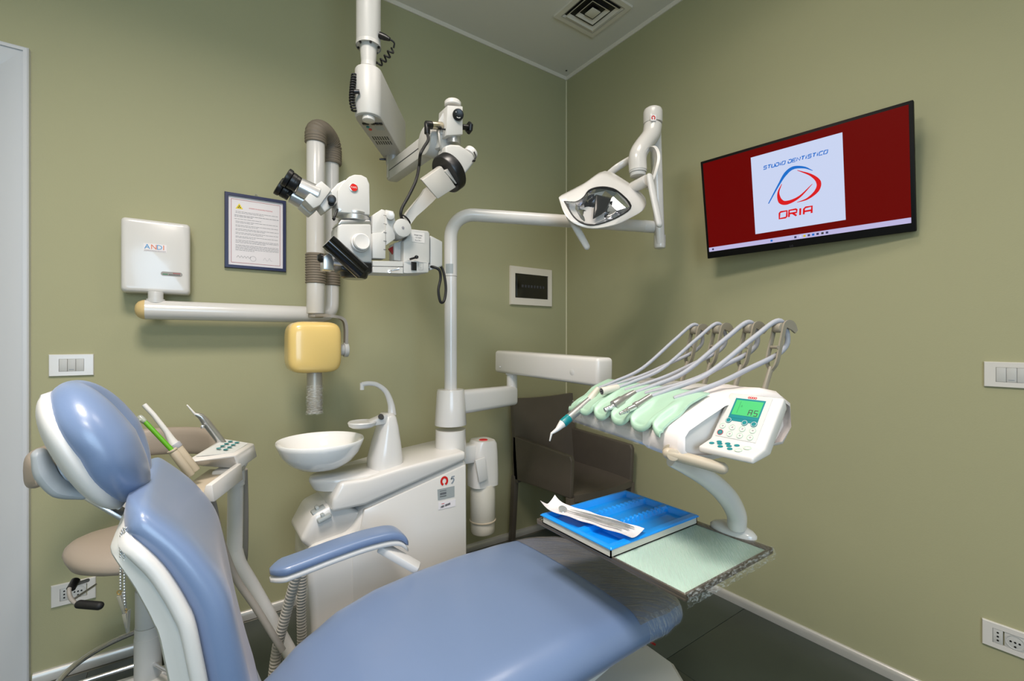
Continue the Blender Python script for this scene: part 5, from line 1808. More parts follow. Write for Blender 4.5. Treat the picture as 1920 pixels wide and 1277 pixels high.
def on_mat(px, py, s, v):
    """point over the head: keep the pixel, take the depth of the place (s, v)"""
    r = dp(s, v, 1.1) - CAM
    return P(px, py, r.dot(FW))


# 1 scaler / syringe hanging over the far end
a_, b_, c_, d_ = on_mat(1122, 728, 0.36, 0.08), on_mat(1106, 750, 0.365, 0.04), on_mat(1062, 788, 0.36, -0.05), on_mat(1044, 806, 0.355, -0.08)
t1 = thing('instrument_syringe', b_, 'steel three-way syringe with teal ring and bent white tip', 'syringe', 'dental handpieces on the delivery unit')
ob('grip', tube([b_, b_.lerp(c_, 0.5), c_], 0.0125, 20), 'steel', t1)
ob('rear_sleeve', tube([a_, b_], [0.008, 0.0128], 18), 'tray_white', t1)
ob('teal_ring', cyl(c_.lerp(b_, 0.12), c_.lerp(b_, -0.16), 0.0134, 20, 0.001), 'teal', t1)
ob('nose', tube([c_.lerp(b_, -0.16), d_, on_mat(1034, 813, 0.35, -0.10), on_mat(1031, 826, 0.35, -0.10)], [0.0122, 0.006, 0.0035, 0.0022], 16, rnd=True), 'gloss_white', t1)
ob('supply_hose', tube(hose_path(a_, 0, 0.012, 0.36), 0.0052, 14), 'hose_grey', t1)
# 2 empty beige coupling
a_, b_ = on_mat(1158, 727, 0.29, 0.11), on_mat(1128, 734, 0.285, 0.06)
t2 = thing('hose_coupling', b_, 'empty beige hose coupling on the green mat', 'hose coupling', 'dental handpieces on the delivery unit')
ob('coupling', lathe([(0.0105, 0), (0.0118, 0.002), (0.0105, (a_ - b_).length), (0.008, (a_ - b_).length + 0.003)], b_, a_ - b_, 20), 'tray_white', t2)
ob('coupling_bore', cyl(b_ - (a_ - b_) * 0.01, b_ + (a_ - b_) * 0.03, 0.0085, 18), 'ink_dark', t2)
for k in range(4):
    q = b_ - (a_ - b_) * 0.015 + RT * (0.004 * math.cos(k * 1.57)) + UP * (0.004 * math.sin(k * 1.57))
    ob('coupling_pin', cyl(q, q - (a_ - b_) * 0.03, 0.0016, 8), 'chrome', t2)
ob('supply_hose', tube(hose_path(a_, 1, 0.012, 0.27), 0.0052, 14), 'hose_grey', t2)
# 3 micromotor
a_, b_, c_ = on_mat(1190, 737, 0.205, 0.10), on_mat(1150, 762, 0.20, 0.035), on_mat(1134, 769, 0.20, 0.015)
t3 = thing('micromotor', b_, 'thick chrome micromotor with short coupling nose', 'handpiece', 'dental handpieces on the delivery unit')
ob('motor_body', lathe([(0.010, 0), (0.0150, 0.002), (0.0150, 0.030), (0.0125, 0.034), (0.0120, 0.052), (0.0095, (a_ - b_).length)], b_, a_ - b_, 24), 'steel', t3)
ob('motor_nose', lathe([(0.0065, 0), (0.0072, 0.003), (0.0062, 0.006), (0.0072, 0.009), (0.0062, 0.012), (0.0072, 0.015), (0.0075, (b_ - c_).length + 0.002)], c_, b_ - c_, 18), 'chrome', t3, angle=25)
ob('supply_hose', tube(hose_path(a_, 2, 0.012, 0.18), 0.0064, 16), 'hose_grey', t3)
# 4 turbine coupling
a_, b_, c_ = on_mat(1220, 744, 0.125, 0.10), on_mat(1190, 763, 0.12, 0.045), on_mat(1162, 776, 0.12, 0.01)
t4 = thing('turbine_coupling', b_, 'slim chrome turbine coupling with stepped nose', 'handpiece', 'dental handpieces on the delivery unit')
ob('coupling_body', lathe([(0.008, 0), (0.0105, 0.002), (0.0105, 0.012), (0.0088, 0.014), (0.0088, (a_ - b_).length)], b_, a_ - b_, 24), 'steel', t4)
ob('stepped_nose', lathe([(0.0038, 0), (0.0042, 0.010), (0.0055, 0.0105), (0.0048, 0.013), (0.0058, 0.015), (0.0048, 0.018), (0.0066, 0.020), (0.0054, 0.023), (0.0070, 0.026), (0.0072, (b_ - c_).length + 0.002)], c_, b_ - c_, 18), 'chrome', t4, angle=25)
ob('supply_hose', tube(hose_path(a_, 3, 0.012, 0.07), 0.0064, 16), 'hose_grey', t4)

# ================================================================== TRAYS AND POUCH
z0 = TZ + 0.0012
wx0, wx1, wy0, wy1 = -1.287, -0.942, -1.583, -1.330
wt_ = tag(ob('under_tray', join(span(wx0, wx1, wy0, wy1, z0, z0 + 0.003), span(wx0, wx0 + 0.003, wy0, wy1, z0, z0 + 0.0225), span(wx1 - 0.003, wx1, wy0, wy1, z0, z0 + 0.0225), span(wx0, wx1, wy0, wy0 + 0.003, z0, z0 + 0.0225), span(wx0, wx1, wy1 - 0.003, wy1, z0, z0 + 0.0225)), 'tray_white'),
          'off-white tray under the blue instrument tray', 'tray')
bz = z0 + 0.0235
bx0, bx1, by0, by1 = -1.290, -0.937, -1.586, -1.324


def in_cell(x, y):
    """depth of the blue tray at x, y (0 = rim height)"""
    cells = [(-1.276, -1.205, -1.566, -1.470, 0.012), (-1.276, -1.205, -1.455, -1.336, 0.012),
             (-1.190, -0.950, -1.566, -1.492, 0.014), (-1.190, -0.950, -1.478, -1.412, 0.014), (-1.190, -0.950, -1.398, -1.336, 0.014)]
    best = 0.0
    for a_, b_, c_, d_, dep in cells:
        m_ = min(x - a_, b_ - x, y - c_, d_ - y)
        if m_ > 0:
            best = max(best, dep * min(1, m_ / 0.006))
    return best


def btray(u, v):
    x, y = bx0 + (bx1 - bx0) * u, by0 + (by1 - by0) * v
    d_ = in_cell(x, y)
    for yr in (-1.485, -1.405):            # toothed instrument rests on the two long ribs
        if -1.15 < x < -0.97 and abs(y - yr) < 0.010:
            d_ += 0.004 * (1 if (int((x + 2) / 0.009) % 2) else 0)
    edge = min(x - bx0, bx1 - x, y - by0, by1 - y)
    lip = 0.0 if edge > 0.004 else -0.003 * (1 - edge / 0.004)
    return V((x, y, bz + 0.002 - d_ + lip))


bt = tag(ob('instrument_tray', thick(btray, 100, 72, lambda u, v: V((0, 0, -0.0025))), 'tray_blue', angle=30), 'bright blue plastic instrument tray with ribbed compartments', 'tray')

pA, pB = onZ(1030, 952, bz + 0.008), onZ(1192, 1004, bz + 0.006)
pd = (pB - pA).normalized()
ps_ = UP.cross(pd).normalized()
pL = (pB - pA).length + 0.012
rnd = random.Random(4)


def pouch(u, v, h_=0.0):
    w_ = 0.068
    curl = 0.014 * max(0, (0.14 - u) / 0.14) ** 2 * (0.4 + abs(2 * v - 1))
    edge = 0.006 * abs(2 * v - 1) ** 2
    return pA - pd * 0.006 + pd * (pL * u) + ps_ * (w_ * (v - 0.5)) + UP * (0.0025 + curl + edge + 0.001 * math.sin(u * 23 + v * 5) + h_)


pz = thing('sterile_pouch', pA, 'opened sterilisation pouch of white paper and clear film lying across the blue tray', 'pouch')
ob('paper_side', thick(lambda u, v: pouch(u, v), 40, 10, lambda u, v: -UP * 0.0006), 'paper', pz, angle=80)
ob('film_side', grid(lambda u, v: pouch(0.08 + 0.9 * u, 0.06 + 0.88 * v, 0.0115 * math.sin(math.pi * v) ** 0.7 * min(1, (1 - u) * 8 + 0.15)), 40, 10), 'pouch_clear', pz, angle=80)


def pin(u, v, h_=0.006):
    return pouch(u, v, h_)


m1 = thing('dental_mirror', pin(0.2, 0.5), 'round dental mirror inside the pouch', 'dental mirror', 'instruments in the pouch')
mh = pin(0.20, 0.45, 0.007)
ob('mirror_disc', lathe([(0.002, -0.0008), (0.011, -0.0008), (0.012, 0), (0.011, 0.0008), (0.002, 0.0008)], mh, UP + pd * 0.2 - FW * 0.4, 24), 'chrome', m1)
ob('handle', tube([mh + pd * 0.010, pin(0.38, 0.5, 0.006), pin(0.62, 0.55, 0.006), pin(0.90, 0.60, 0.006)], [0.0012, 0.0016, 0.0030, 0.0026], 12), 'steel', m1)
m2 = thing('dental_probe', pin(0.5, 0.3), 'slim steel dental probe inside the pouch', 'probe', 'instruments in the pouch')
ob('handle', tube([pin(0.34, 0.35), pin(0.46, 0.36), pin(0.60, 0.36), pin(0.86, 0.36)], [0.0007, 0.0024, 0.0026, 0.0026], 12), 'steel', m2)
ob('hooked_end', tube(cr([pin(0.34, 0.35), pin(0.29, 0.33), pin(0.25, 0.36), pin(0.245, 0.42)], 5), 0.0006, 8), 'chrome', m2)
m3 = thing('dental_tweezers', pin(0.5, 0.7), 'steel dental tweezers inside the pouch', 'tweezers', 'instruments in the pouch')
for sd in (-1, 1):
    ob('tweezer_leg', tube(cr([pin(0.93, 0.76, 0.006), pin(0.80, 0.76 + 0.05 * sd, 0.006), pin(0.55, 0.74 + 0.04 * sd, 0.006), pin(0.32, 0.70 + 0.01 * sd, 0.006), pin(0.26, 0.62, 0.006)], 5), [0.0016, 0.0026, 0.0022, 0.0012, 0.0007], 8), 'chrome', m3)


# ================================================================== CEILING MICROSCOPE
YS = -0.86
CCX = P(691, 60, 1.60)
t = thing('surgical_microscope', (CCX.x, CCX.y, 2.0), 'white ceiling-mounted dental operating microscope with black eyepieces and handles', 'microscope')
zc = P(691, 88, 1.60).z
col_ = ob('ceiling_column', join(cyl((CCX.x, CCX.y, zc), (CCX.x, CCX.y, RZC), 0.0415, 36, 0.002), lathe([(0.0425, 0.0), (0.0425, 0.012), (0.0415, 0.013)], (CCX.x, CCX.y, zc - 0.002), UP, 36, False)), 'scope_white', t)
ob('ceiling_flange', lathe([(0.10, -0.02), (0.11, -0.01), (0.11, 0.0)], (CCX.x, CCX.y, RZC), UP, 36), 'scope_white', t)
for k in range(6):
    a_ = 2 * math.pi * k / 6 + 0.4
    ob('grub_screw', cyl((CCX.x + 0.036 * math.cos(a_), CCX.y + 0.036 * math.sin(a_), zc - 0.005), (CCX.x + 0.036 * math.cos(a_), CCX.y + 0.036 * math.sin(a_), zc + 0.002), 0.004, 10), 'black', col_)
zn = P(691, 122, 1.60).z
ob('column_neck', join(lathe([(0.030, zc - zn + 0.004), (0.0245, 0.0)], (CCX.x, CCX.y, zn), UP, 32), cyl((CCX.x, CCX.y, zn - 0.01), (CCX.x, CCX.y, zn + 0.004), 0.026, 32)), 'scope_white', t)
# box arm going away from the camera
zt2, zb2 = P(691, 126, 1.58).z, P(691, 212, 1.56).z
AF = FW
c0 = V((CCX.x, CCX.y, 0)) - AF * 0.0
wb2 = 0.046


def rail(px_, sd):
    return None


poly = []
for k in range(13):
    a_ = math.pi / 2 + math.pi * k / 12
    poly.append(c0 + RT * (-wb2 * math.sin(a_ - math.pi / 2 + math.pi / 2) * 0 + wb2 * -math.cos(math.pi * k / 12) * -1) + AF * (-0.045 * math.sin(math.pi * k / 12)))
poly = [c0 + RT * (wb2 * math.cos(math.pi * k / 12)) - AF * (0.045 * math.sin(math.pi * k / 12)) for k in range(13)]
farL = 0.375
poly += [c0 - RT * wb2 * 0.95 + AF * farL, c0 + RT * wb2 * 0.95 + AF * farL]
poly = [V((p.x, p.y, zb2)) for p in poly]
bxs = ob('box_arm', prism(poly, UP * (zt2 - zb2), 0.006, 2), 'scope_white', t, 'white box arm with slots in the underside')
ob('underside_plate', prism([V((p.x, p.y, zb2 - 0.002)) + (c0 + AF * 0.16 - V((p.x, p.y, 0))) * 0.05 for p in poly], UP * 0.0015), 'scope_grey', bxs)


def up_(f_, r_, dz_=0.0):
    return V((c0.x, c0.y, zb2 - 0.0022 + dz_)) + AF * f_ + RT * r_


for row, f_ in enumerate((0.150, 0.190)):
    for k in range(7):
        ob('vent_slot', box(up_(f_, -0.028 + 0.0092 * k + row * 0.001), (0.0042, 0.030, 0.0008), 0, (RT, AF, UP)), 'black', bxs)
ob('round_knob', cyl(up_(-0.012, 0.004, -0.012), up_(-0.012, 0.004, 0.002), 0.022, 26, 0.003), 'gloss_white', bxs)
for r_, w_ in ((-0.020, 0.022), (0.006, 0.012), (0.020, 0.012), (0.034, 0.012)):
    ob('connector_port', box(up_(0.030, r_, -0.002), (w_, 0.012, 0.004), 0.001, (RT, AF, UP)), 'black', bxs)
for r_, f_, m in ((-0.020, 0.055, 'teal'), (-0.017, 0.075, 'badge_red')):
    ob('small_socket', cyl(up_(f_, r_, -0.003), up_(f_, r_), 0.0055, 14), m, bxs)
ob('type_plate', box(up_(0.066, 0.020), (0.030, 0.032, 0.0006), 0, (RT, AF, UP)), 'label_grey', bxs)
# coiled cables
pl0 = V((CCX.x, CCX.y, 0)) + RT * 0.041
ob('cable_plug', tube([P(712, 66, 1.59), P(722, 70, 1.59), P(731, 74, 1.59)], [0.0115, 0.0105, 0.006], 16), 'black', t)


def coil(path, r, turns, wire, seg=10):
    path = [V(p) for p in path]
    L = [0]
    for i in range(1, len(path)):
        L.append(L[-1] + (path[i] - path[i - 1]).length)
    n_ = int(turns * 12)
    fr0 = frames(path)
    out = []
    for k in range(n_ + 1):
        s = L[-1] * k / n_
        i = min(max(j for j in range(len(L)) if L[j] <= s + 1e-9), len(path) - 2)
        f = (s - L[i]) / max(1e-9, L[i + 1] - L[i])
        p = path[i].lerp(path[i + 1], f)
        tt, nn, bb_ = fr0[i]
        a_ = 2 * math.pi * turns * k / n_
        out.append(p + nn * (r * math.cos(a_)) + bb_ * (r * math.sin(a_)))
    return tube(out, wire, seg)


ob('coiled_cable', join(tube(cr([P(730, 73, 1.59), P(739, 80, 1.60), P(738, 90, 1.61)], 6), 0.003, 10), coil(cr([P(736, 92, 1.61), P(724, 108, 1.62), P(708, 122, 1.63)], 8), 0.0085, 4, 0.0032)), 'black_rubber', t)
ob('coiled_cable', coil(cr([P(664, 140, 1.57), P(661, 165, 1.56), P(660, 190, 1.555), P(664, 208, 1.56)], 8), 0.0075, 14, 0.0030), 'black_rubber', t)
ob('cable_socket', cyl(P(664, 172, 1.545), P(674, 172, 1.55), 0.007, 14), 'black', t)
# drop post and spring arm
J1 = V((c0.x, c0.y, 0)) + AF * (farL - 0.045)
jz1, jz0 = zb2, P(737, 336, (J1 - CAM).dot(FW)).z
ob('drop_post', join(cyl((J1.x, J1.y, jz1 - 0.035), (J1.x, J1.y, jz1 + 0.002), 0.030, 26), cyl((J1.x, J1.y, jz0), (J1.x, J1.y, jz1 - 0.03), 0.027, 26), cyl((J1.x, J1.y, jz0 - 0.004), (J1.x, J1.y, jz0 + 0.006), 0.022, 26)), 'silver', t)
ob('post_lever', beam(V((J1.x, J1.y, jz1 - 0.012)) - RT * 0.028, V((J1.x, J1.y, jz1 - 0.014)) - RT * 0.055 - AF * 0.01, 0.008, 0.008, bevel=0.002), 'black', t)
d1 = (J1 - CAM).dot(FW)
E0 = V((J1.x, J1.y, (jz0 + jz1 - 0.04) / 2 + 0.002))
E1 = P(812, 268, 1.66)
spa = ob('spring_arm', beam(E0 - (E1 - E0).normalized() * 0.01, E1, 0.046, 0.078, bevel=0.008), 'scope_white', t)
sd_ = (E1 - E0).normalized().cross(UP).normalized()
if sd_.dot(FW) > 0:
    sd_ = -sd_
ob('arm_seam', beam(E0 + sd_ * 0.0236 + (E1 - E0) * 0.02 - UP * 0.002, E0 + sd_ * 0.0236 + (E1 - E0) * 0.86 - UP * 0.002, 0.001, 0.003), 'ink_dark', spa)
ob('arm_elbow', cyl(E1 - sd_ * 0.04, E1 + sd_ * 0.036, 0.052, 32, 0.006), 'scope_white', t)
ob('elbow_clamp', lathe([(0.052, 0), (0.054, 0.001), (0.054, 0.006), (0.052, 0.007)], P(826, 268, 1.64), RT + UP * 0.1, 32, False), 'scope_grey', t)
# upright head block
YB = P(850, 230, 1.60).y


def sy(px, py, y=YB):
    return onY(px, py, y)


blk = [sy(839, 197), sy(868, 199), sy(868, 252), sy(837, 254)]
hb2 = ob('head_block', prism(blk, (0, 0.07, 0), 0.003, 2), 'scope_white', t)
ob('block_web', hexa([sy(822, 226, YB + 0.03), sy(838, 198, YB + 0.03), sy(838, 252, YB + 0.03), sy(822, 252, YB + 0.03), sy(822, 226, YB + 0.065), sy(838, 198, YB + 0.065), sy(838, 252, YB + 0.065), sy(822, 252, YB + 0.065)], 0.003), 'scope_white', t)
ob('elbow_link', beam(E1 + RT * 0.01, sy(836, 262, YB + 0.04), 0.06, 0.075, bevel=0.008), 'scope_white', t)
ob('top_cap', lathe([(0.027, 0), (0.030, 0.003), (0.030, 0.014), (0.026, 0.019), (0.004, 0.021)], sy(849, 200, YB + 0.035), UP, 28), 'gloss_white', t)
k_ = ob('tension_knob', cyl(sy(859, 215, YB - 0.016), sy(859, 215, YB + 0.001), 0.0195, 26, 0.003), 'black', hb2)
kc_ = sy(859, 215, YB - 0.0163)
ob('knob_mark', ribbon([kc_ + XL * (0.011 * math.cos(a_)) + UP * (0.011 * math.sin(a_)) for a_ in [R_(-120 + 270 * j / 20) for j in range(21)]], 0.0025, NL, 0.0005), 'light_grey', k_)
ob('star_knob', join(cyl(sy(867, 238, YB + 0.03), sy(877, 239, YB + 0.03), 0.010, 16), lathe([(0.020, 0), (0.022, 0.003), (0.022, 0.010), (0.018, 0.013)], sy(877, 239, YB + 0.03), XL, 6)), 'black', hb2)
ob('lock_knob', join(cyl(sy(822, 241, YB + 0.01), sy(838, 243, YB + 0.01), 0.003, 10), lathe([(0.003, -0.006), (0.007, -0.003), (0.007, 0.003), (0.003, 0.006)], sy(825, 240, YB + 0.008), XL, 12)), 'black', t)
ob('cable_connector', cyl(sy(808, 235, YB + 0.02), sy(828, 236, YB + 0.03), 0.0135, 20, 0.001), 'nickel', t)
ob('connector_elbow', join(cyl(sy(798, 234, YB + 0.02), sy(810, 235, YB + 0.02), 0.0135, 18, 0.002), cyl(sy(801, 232, YB + 0.02), sy(801, 251, YB + 0.02), 0.010, 16, 0.001)), 'black', t)
ob('neck_ring', cyl(sy(850, 271, YB + 0.035), sy(850, 253, YB + 0.035), 0.0255, 28), 'silver', t)
# tilting body below
tb_ = [sy(835, 273, YB), sy(846, 270, YB), sy(862, 271, YB), sy(876, 280, YB), sy(889, 290, YB), sy(892, 302, YB), sy(872, 327, YB), sy(838, 320, YB)]
ob('tilt_body', prism(tb_, (0, 0.065, 0), 0.008, 3), 'scope_white', t)
ax_ = (sy(893, 283, YB + 0.03) - sy(872, 306, YB + 0.03)).normalized()
ob('tilt_cap', join(cyl(sy(879, 291, YB + 0.03), sy(885, 284, YB + 0.03), 0.026, 26, 0.003)), 'gloss_white', t)
ob('cap_lever', join(tube(cr([sy(889, 285, YB - 0.005), sy(892, 295, YB - 0.012), sy(886, 303, YB - 0.012)], 5), 0.0025, 8), lathe([(0.002, -0.005), (0.005, -0.002), (0.005, 0.002), (0.002, 0.005)], sy(889, 301, YB - 0.014), XL, 10)), 'black', t)
YW = P(840, 328, 1.53).y
wd_ = (sy(866, 352, YW) - sy(815, 303, YW)).normalized()
wn = V((wd_.z, 0, -wd_.x))
cw = sy(842, 324, YW - 0.02)
whl = ob('clamp_wheel', lathe([(0.030, -0.018), (0.060, -0.018), (0.063, -0.014), (0.063, 0.014), (0.060, 0.017), (0.03, 0.018)], cw, RT * 0.62 + UP * 0.62 - FW * -0.45, 40), 'black', t)
ob('wheel_print', box(sy(842, 302, YW - 0.028), (0.03, 0.012, 0.0008), 0, (V((1, 0, -0.4)), V((0.3, -0.4, 0.8)), V((0, -1, 0)))), 'ink_grey', whl)
ob('wheel_dot', cyl(sy(866, 344, YW - 0.045), sy(867, 343, YW - 0.02), 0.0075, 16), 'badge_red', whl)
gb = [sy(791, 338, YW - 0.05), sy(828, 312, YW - 0.05), sy(855, 351, YW - 0.05), sy(821, 373, YW - 0.05)]
ob('grey_block', prism(gb, (0.012, 0.045, 0.02), 0.002, 2), 'scope_grey', t)
gb2 = [sy(833, 321, YW - 0.052), sy(845, 312, YW - 0.052), sy(867, 338, YW - 0.052), sy(855, 345, YW - 0.052)]
ob('grey_cheek', prism(gb2, (0.004, 0.03, 0.01), 0.001, 1), 'scope_grey', t)
# swan-neck arm down to the microscope
sn = [(801, 350), (794, 362), (782, 376), (767, 394), (757, 410)]
sn2 = [(823, 366), (812, 378), (797, 392), (781, 406), (769, 422)]
rg = []
for (a_, b_), (c_, d_) in zip(sn, sn2):
    l_, r_ = sy(a_, b_, YS + 0.01), sy(c_, d_, YS + 0.01)
    rg.append([l_, r_, r_ + V((0, 0.035, 0)), l_ + V((0, 0.035, 0))])
ob('swan_neck', loft(rg), 'scope_white', t, angle=40)
dc = sy(750, 430, YS)
dsc = ob('pivot_disc', cyl(dc + V((0, -0.026, 0)), dc + V((0, 0.055, 0)), 0.030, 36, 0.002), 'scope_white', t)
ob('disc_screw', join(cyl(dc + V((0, -0.0272, 0)), dc + V((0, -0.0255, 0)), 0.0045, 14), cyl(dc + V((0, -0.0278, 0)), dc + V((0, -0.0270, 0)), 0.0022, 10)), 'ink_grey', dsc)
ob('cable_tie', tube(cr([sy(755, 403, YS - 0.006), sy(762, 408, YS - 0.010), sy(768, 416, YS - 0.008), sy(768, 422, YS)], 5), 0.003, 8), 'black', t)
ob('lamp_cable', tube(cr([sy(801, 249, YB + 0.02), sy(803, 262, YB), sy(795, 276, YB - 0.01), sy(788, 290, YB - 0.02), sy(786, 310, YS + 0.03), sy(780, 338, YS), sy(766, 368, YS - 0.008), sy(754, 390, YS - 0.008), sy(752, 405, YS), sy(760, 420, YS + 0.05)], 8), 0.0052, 12), 'black_rubber', t)


# ---- microscope body
def my(px, py, y=YS):
    return onY(px, py, y)


ob('coupling_block', prism([my(699, 403), my(716, 392), my(722, 394), my(722, 437), my(698, 437)], (0, 0.05, 0), 0.002, 2), 'scope_white', t)
ob('coupling_plate', prism([my(698, 437, YS - 0.012), my(716, 436, YS - 0.012), my(723, 430, YS - 0.012), my(723, 485, YS - 0.012), my(699, 484, YS - 0.012)], (0, 0.04, 0), 0.002, 2), 'scope_white', t)
ob('scale_plate', prism([my(723, 393, YS - 0.012), my(738, 396, YS - 0.012), my(741, 412, YS - 0.012), my(741, 448, YS - 0.012), my(724, 460, YS - 0.012)], (0, 0.03, 0), 0.002, 2), 'scope_white', t)
for k in range(5):
    ob('scale_mark', box(my(722, 404 + k * 16, YS - 0.0125), (0.010, 0.001, 0.0012), 0), 'ink_dark', t)
ob('fine_knob', cyl(my(732, 404, YS - 0.030), my(732, 404, YS - 0.010), 0.0135, 24, 0.002), 'gloss_white', t)
lh = ob('lamp_housing', prism([my(764, 431), my(768, 429), my(803, 433), my(806, 438), my(806, 494), my(757, 492), my(757, 452), my(764, 446)], (0, 0.085, 0), 0.004, 3), 'scope_white', t)
ob('housing_label', plate([my(772, 436, YS - 0.0004), my(796, 437, YS - 0.0004), my(796, 456, YS - 0.0004), my(772, 453, YS - 0.0004)], NL, 0.0005), 'gloss_white', lh)
for k, s_ in enumerate(('halogen lamp', '12V/100W', 'Xcy 24-1')):
    ob('label_text', text(s_, my(784, 441 + 5 * k, YS - 0.0009), XL, UP, 0.0075, width=0.030 if k == 0 else 0.022), 'ink_dark', lh)
ob('housing_fin', prism([my(739, 456, YS + 0.03), my(757, 450, YS + 0.03), my(757, 490, YS + 0.03), my(739, 488, YS + 0.03)], (0, 0.05, 0), 0.002, 2), 'scope_white', t)
ob('rear_wedge', prism([my(807, 441, YS + 0.01), my(830, 453, YS + 0.01), my(830, 499, YS + 0.01), my(807, 507, YS + 0.01)], (0, 0.075, 0), 0.004, 3), 'scope_white', t)
swb = ob('switch_box', prism([my(766, 488, YS - 0.022), my(804, 491, YS - 0.022), my(804, 511, YS - 0.022), my(764, 512, YS - 0.022), my(756, 513, YS - 0.004), my(756, 490, YS - 0.004)], (0, 0.10, 0), 0.003, 2), 'scope_white', t)
ob('rocker_switch', box(my(776, 499, YS - 0.0225), (0.019, 0.003, 0.028), 0.001), 'black', swb)
rl = my(789, 499, YS - 0.0224)
ob('switch_legend', join(text('I', rl + UP * 0.005, XL, UP, 0.007), text('0', rl - UP * 0.006, XL, UP, 0.007), *[ribbon([rl + XL * a_ + UP * b_, rl + XL * c_ + UP * d_], 0.0006, NL, 0.0003) for a_, b_, c_, d_ in ((-0.008, 0.013, 0.008, 0.013), (0.008, 0.013, 0.008, -0.013), (0.008, -0.013, -0.008, -0.013), (-0.008, -0.013, -0.008, 0.013))]), 'ink_grey', swb)
ob('toggle', join(cyl(my(769, 486, YS - 0.01), my(779, 483, YS - 0.03), 0.0035, 10), lathe([(0.002, -0.006), (0.0065, -0.003), (0.0065, 0.003), (0.002, 0.006)], my(781, 482, YS - 0.032), UP, 12)), 'black', swb)
bar = ob('cross_bar', join(prism([my(699, 489, YS - 0.010), my(756, 490, YS - 0.010), my(756, 500, YS - 0.010), my(699, 499, YS - 0.010)], (0, 0.08, 0), 0.001, 1), prism([my(699, 500, YS - 0.010), my(756, 501, YS - 0.010), my(756, 513, YS - 0.010), my(699, 511, YS - 0.010)], (0, 0.08, 0), 0.001, 1)), 'scope_white', t)
ob('filter_lever', join(tube([my(730, 509, YS - 0.012), my(735, 507, YS - 0.025), my(748, 504, YS - 0.032)], [0.002, 0.0025, 0.0042], 10), cyl(my(730, 509, YS - 0.008), my(730, 509, YS - 0.013), 0.005, 12)), 'chrome', bar)
ob('red_flag', prism([my(729, 466, YS + 0.04), my(738, 461, YS + 0.04), my(738, 478, YS + 0.04)], (0, 0.01, 0)), 'red_flag', t)
ob('lamp_lead', tube(cr([my(806, 500, YS + 0.02), my(814, 501, YS), my(824, 507, YS - 0.005), my(826, 522, YS), my(822, 545, YS), my(826, 566, YS + 0.004), my(833, 563, YS + 0.01), my(836, 540, YS + 0.015), my(832, 512, YS + 0.02), my(826, 498, YS + 0.03)], 8), 0.0048, 12), 'black_rubber', t)
ob('lead_socket', cyl(my(803, 499, YS + 0.02), my(811, 501, YS + 0.02), 0.008, 16), 'gloss_white', t)
# body with zoom knob
bod = ob('optic_body', prism([my(639, 418), my(695, 418), my(697, 425), my(698, 493), my(640, 489), my(633, 470), my(633, 424)], (0, 0.085, 0), 0.006, 3), 'scope_white', t)
kp_ = my(674, 456, YS - 0.001)
ob('zoom_knob', join(cyl(kp_ + V((0, 0.004, 0)), kp_ + V((0, -0.014, 0)), 0.029, 32, 0.002), lathe([(0.024, 0.0), (0.026, 0.003), (0.026, 0.014), (0.023, 0.017), (0.018, 0.016), (0.004, 0.0145)], kp_ + V((0, -0.013, 0)), NL, 32)), 'gloss_white', bod)
ob('body_cap', prism([my(634, 420), my(640, 412, YS), my(694, 413), my(697, 421), my(637, 421)], (0, 0.08, 0), 0.002, 2), 'silver', t)
orr = my(664, 414, YS + 0.042)
ob('rotation_ring', lathe([(0.043, 0.0), (0.049, 0.003), (0.049, 0.016), (0.044, 0.020), (0.047, 0.022), (0.047, 0.028), (0.02, 0.029)], orr - UP * 0.006, UP, 40), 'silver', t)
ob('objective', join(prism([my(640, 492, YS - 0.004), my(698, 493, YS - 0.004), my(698, 510, YS - 0.004), my(660, 513, YS - 0.004), my(640, 505, YS - 0.004)], (0, 0.088, 0), 0.004, 2), lathe([(0.034, -0.034), (0.040, -0.030), (0.044, -0.016), (0.044, 0.0)], my(664, 503, YS + 0.035), UP, 36)), 'black', t)
ob('objective_lens', lathe([(0.033, -0.0345), (0.02, -0.032), (0.002, -0.031)], my(664, 503, YS + 0.035), UP, 32), 'black_gloss', t)
hs = ob('binocular_housing', prism([my(633, 398), my(633, 357), my(641, 344), my(655, 331), my(665, 327), my(678, 328), my(688, 333), my(693, 345), my(694, 403)], (0, 0.075, 0), 0.003, 3), 'scope_white', t)
rb = my(663, 352, YS - 0.001)
bg = ob('round_badge', cyl(rb + V((0, 0.001, 0)), rb + V((0, -0.0025, 0)), 0.0132, 32, 0.0008), 'chrome', hs)
ob('badge_face', cyl(rb + V((0, -0.0024, 0)), rb + V((0, -0.0032, 0)), 0.0112, 32), 'badge_red', bg)
ob('badge_lettering', text('KAPS', rb + V((0, -0.0032, 0)), XL, UP, 0.0085, width=0.017), 'gloss_white', bg)
ob('housing_screw', cyl(my(637, 393, YS - 0.0015), my(637, 393, YS), 0.004, 14), 'silver', hs)
ob('tilt_arm', prism([my(598, 382, YS + 0.008), my(633, 344, YS + 0.008), my(648, 336, YS + 0.008), my(650, 360, YS + 0.008), my(636, 378, YS + 0.008), my(609, 398, YS + 0.008)], (0, 0.058, 0), 0.004, 3), 'scope_white', t)
ob('tilt_knob', join(cyl(my(621, 381, YS - 0.012), my(622, 378, YS + 0.01), 0.009, 18), cyl(my(622, 373, YS - 0.020), my(622, 375, YS - 0.002), 0.0128, 22, 0.002)), 'black', t)
ob('stop_lever', join(tube(cr([my(633, 392, YS - 0.002), my(628, 405, YS - 0.004), my(626, 410, YS - 0.004)], 4), 0.0032, 8), lathe([(0.002, -0.006), (0.006, 0), (0.002, 0.006)], my(626, 410, YS - 0.006), UP, 10)), 'black', t)
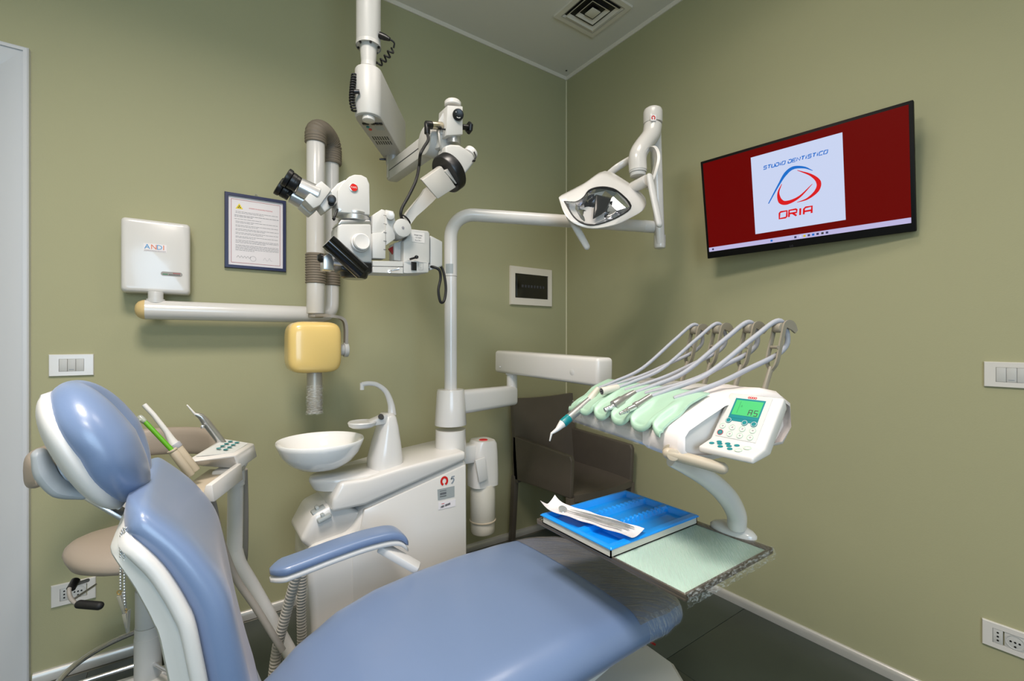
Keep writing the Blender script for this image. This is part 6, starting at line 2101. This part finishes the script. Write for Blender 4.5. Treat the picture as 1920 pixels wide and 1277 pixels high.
# two binocular tubes
for yy, off_, nm in ((YS + 0.0, (0, 0), 'near'), (YS + 0.062, (-14, 17), 'far')):
    def by(px, py):
        return onY(px, py, yy)
    if nm == 'near':
        ob('prism_box', prism([by(571, 374), by(594, 345), by(603, 339), by(622, 355), by(601, 384), by(588, 391)], (0, 0.050, 0), 0.003, 2), 'scope_white', t)
    else:
        ob('prism_box', prism([by(562, 385), by(580, 365), by(604, 372), by(596, 392), by(583, 403)], (0, 0.045, 0), 0.003, 2), 'scope_white', t)
    k0, k1, k2, k3, k4, k5 = [by(a_ + off_[0] * (1 if nm == 'far' else 0), b_ + off_[1] * (1 if nm == 'far' else 0)) + V((0, 0.025, 0)) for a_, b_ in ((598, 362), (584, 357), (563, 344), (560, 341), (546, 329), (541, 325))]
    axis_ = (k5 - k0).normalized()
    ob('tube_sleeve', tube([k0, k2], [0.030, 0.0255], 28), 'silver', t)
    L_ = (k5 - k3).length
    ob('eyepiece', lathe([(0.0235, -0.004), (0.0245, 0.0), (0.0245, L_ * 0.25), (0.0255, L_ * 0.28), (0.0255, L_ * 0.6), (0.0235, L_ * 0.63), (0.0275, L_ * 0.70), (0.0285, L_ * 0.85), (0.0285, L_ * 1.05), (0.024, L_ * 1.10), (0.016, L_ * 1.08), (0.003, L_ * 1.06)], k3, axis_, 30), 'black', t, angle=25)
ob('eyepiece_screw', cyl(onY(540, 366, YS + 0.06), onY(546, 360, YS + 0.06), 0.006, 12), 'black', t)
# black handle with clamp
h0_, h1_ = my(615, 452, YS - 0.055), my(680, 511, YS - 0.055)
ob('black_handle', tube([h0_, h0_.lerp(h1_, 0.5), h1_], 0.0245, 26, rnd=False), 'black_gloss', t, 'long black cylindrical handle', angle=30)
hc_ = ob('handle_clamp', prism([my(607, 480, YS - 0.02), my(620, 473, YS - 0.02), my(626, 490, YS - 0.02), my(626, 507, YS - 0.02), my(607, 505, YS - 0.02)], (0, 0.045, 0), 0.002, 2), 'silver', t)
ob('clamp_shaft', cyl(my(624, 488, YS + 0.0), my(645, 492, YS + 0.0), 0.0135, 20), 'silver', hc_)
ob('clamp_knob', lathe([(0.006, -0.008), (0.013, -0.004), (0.0145, 0.004), (0.008, 0.012)], my(603, 484, YS), -XL, 10), 'black', hc_)
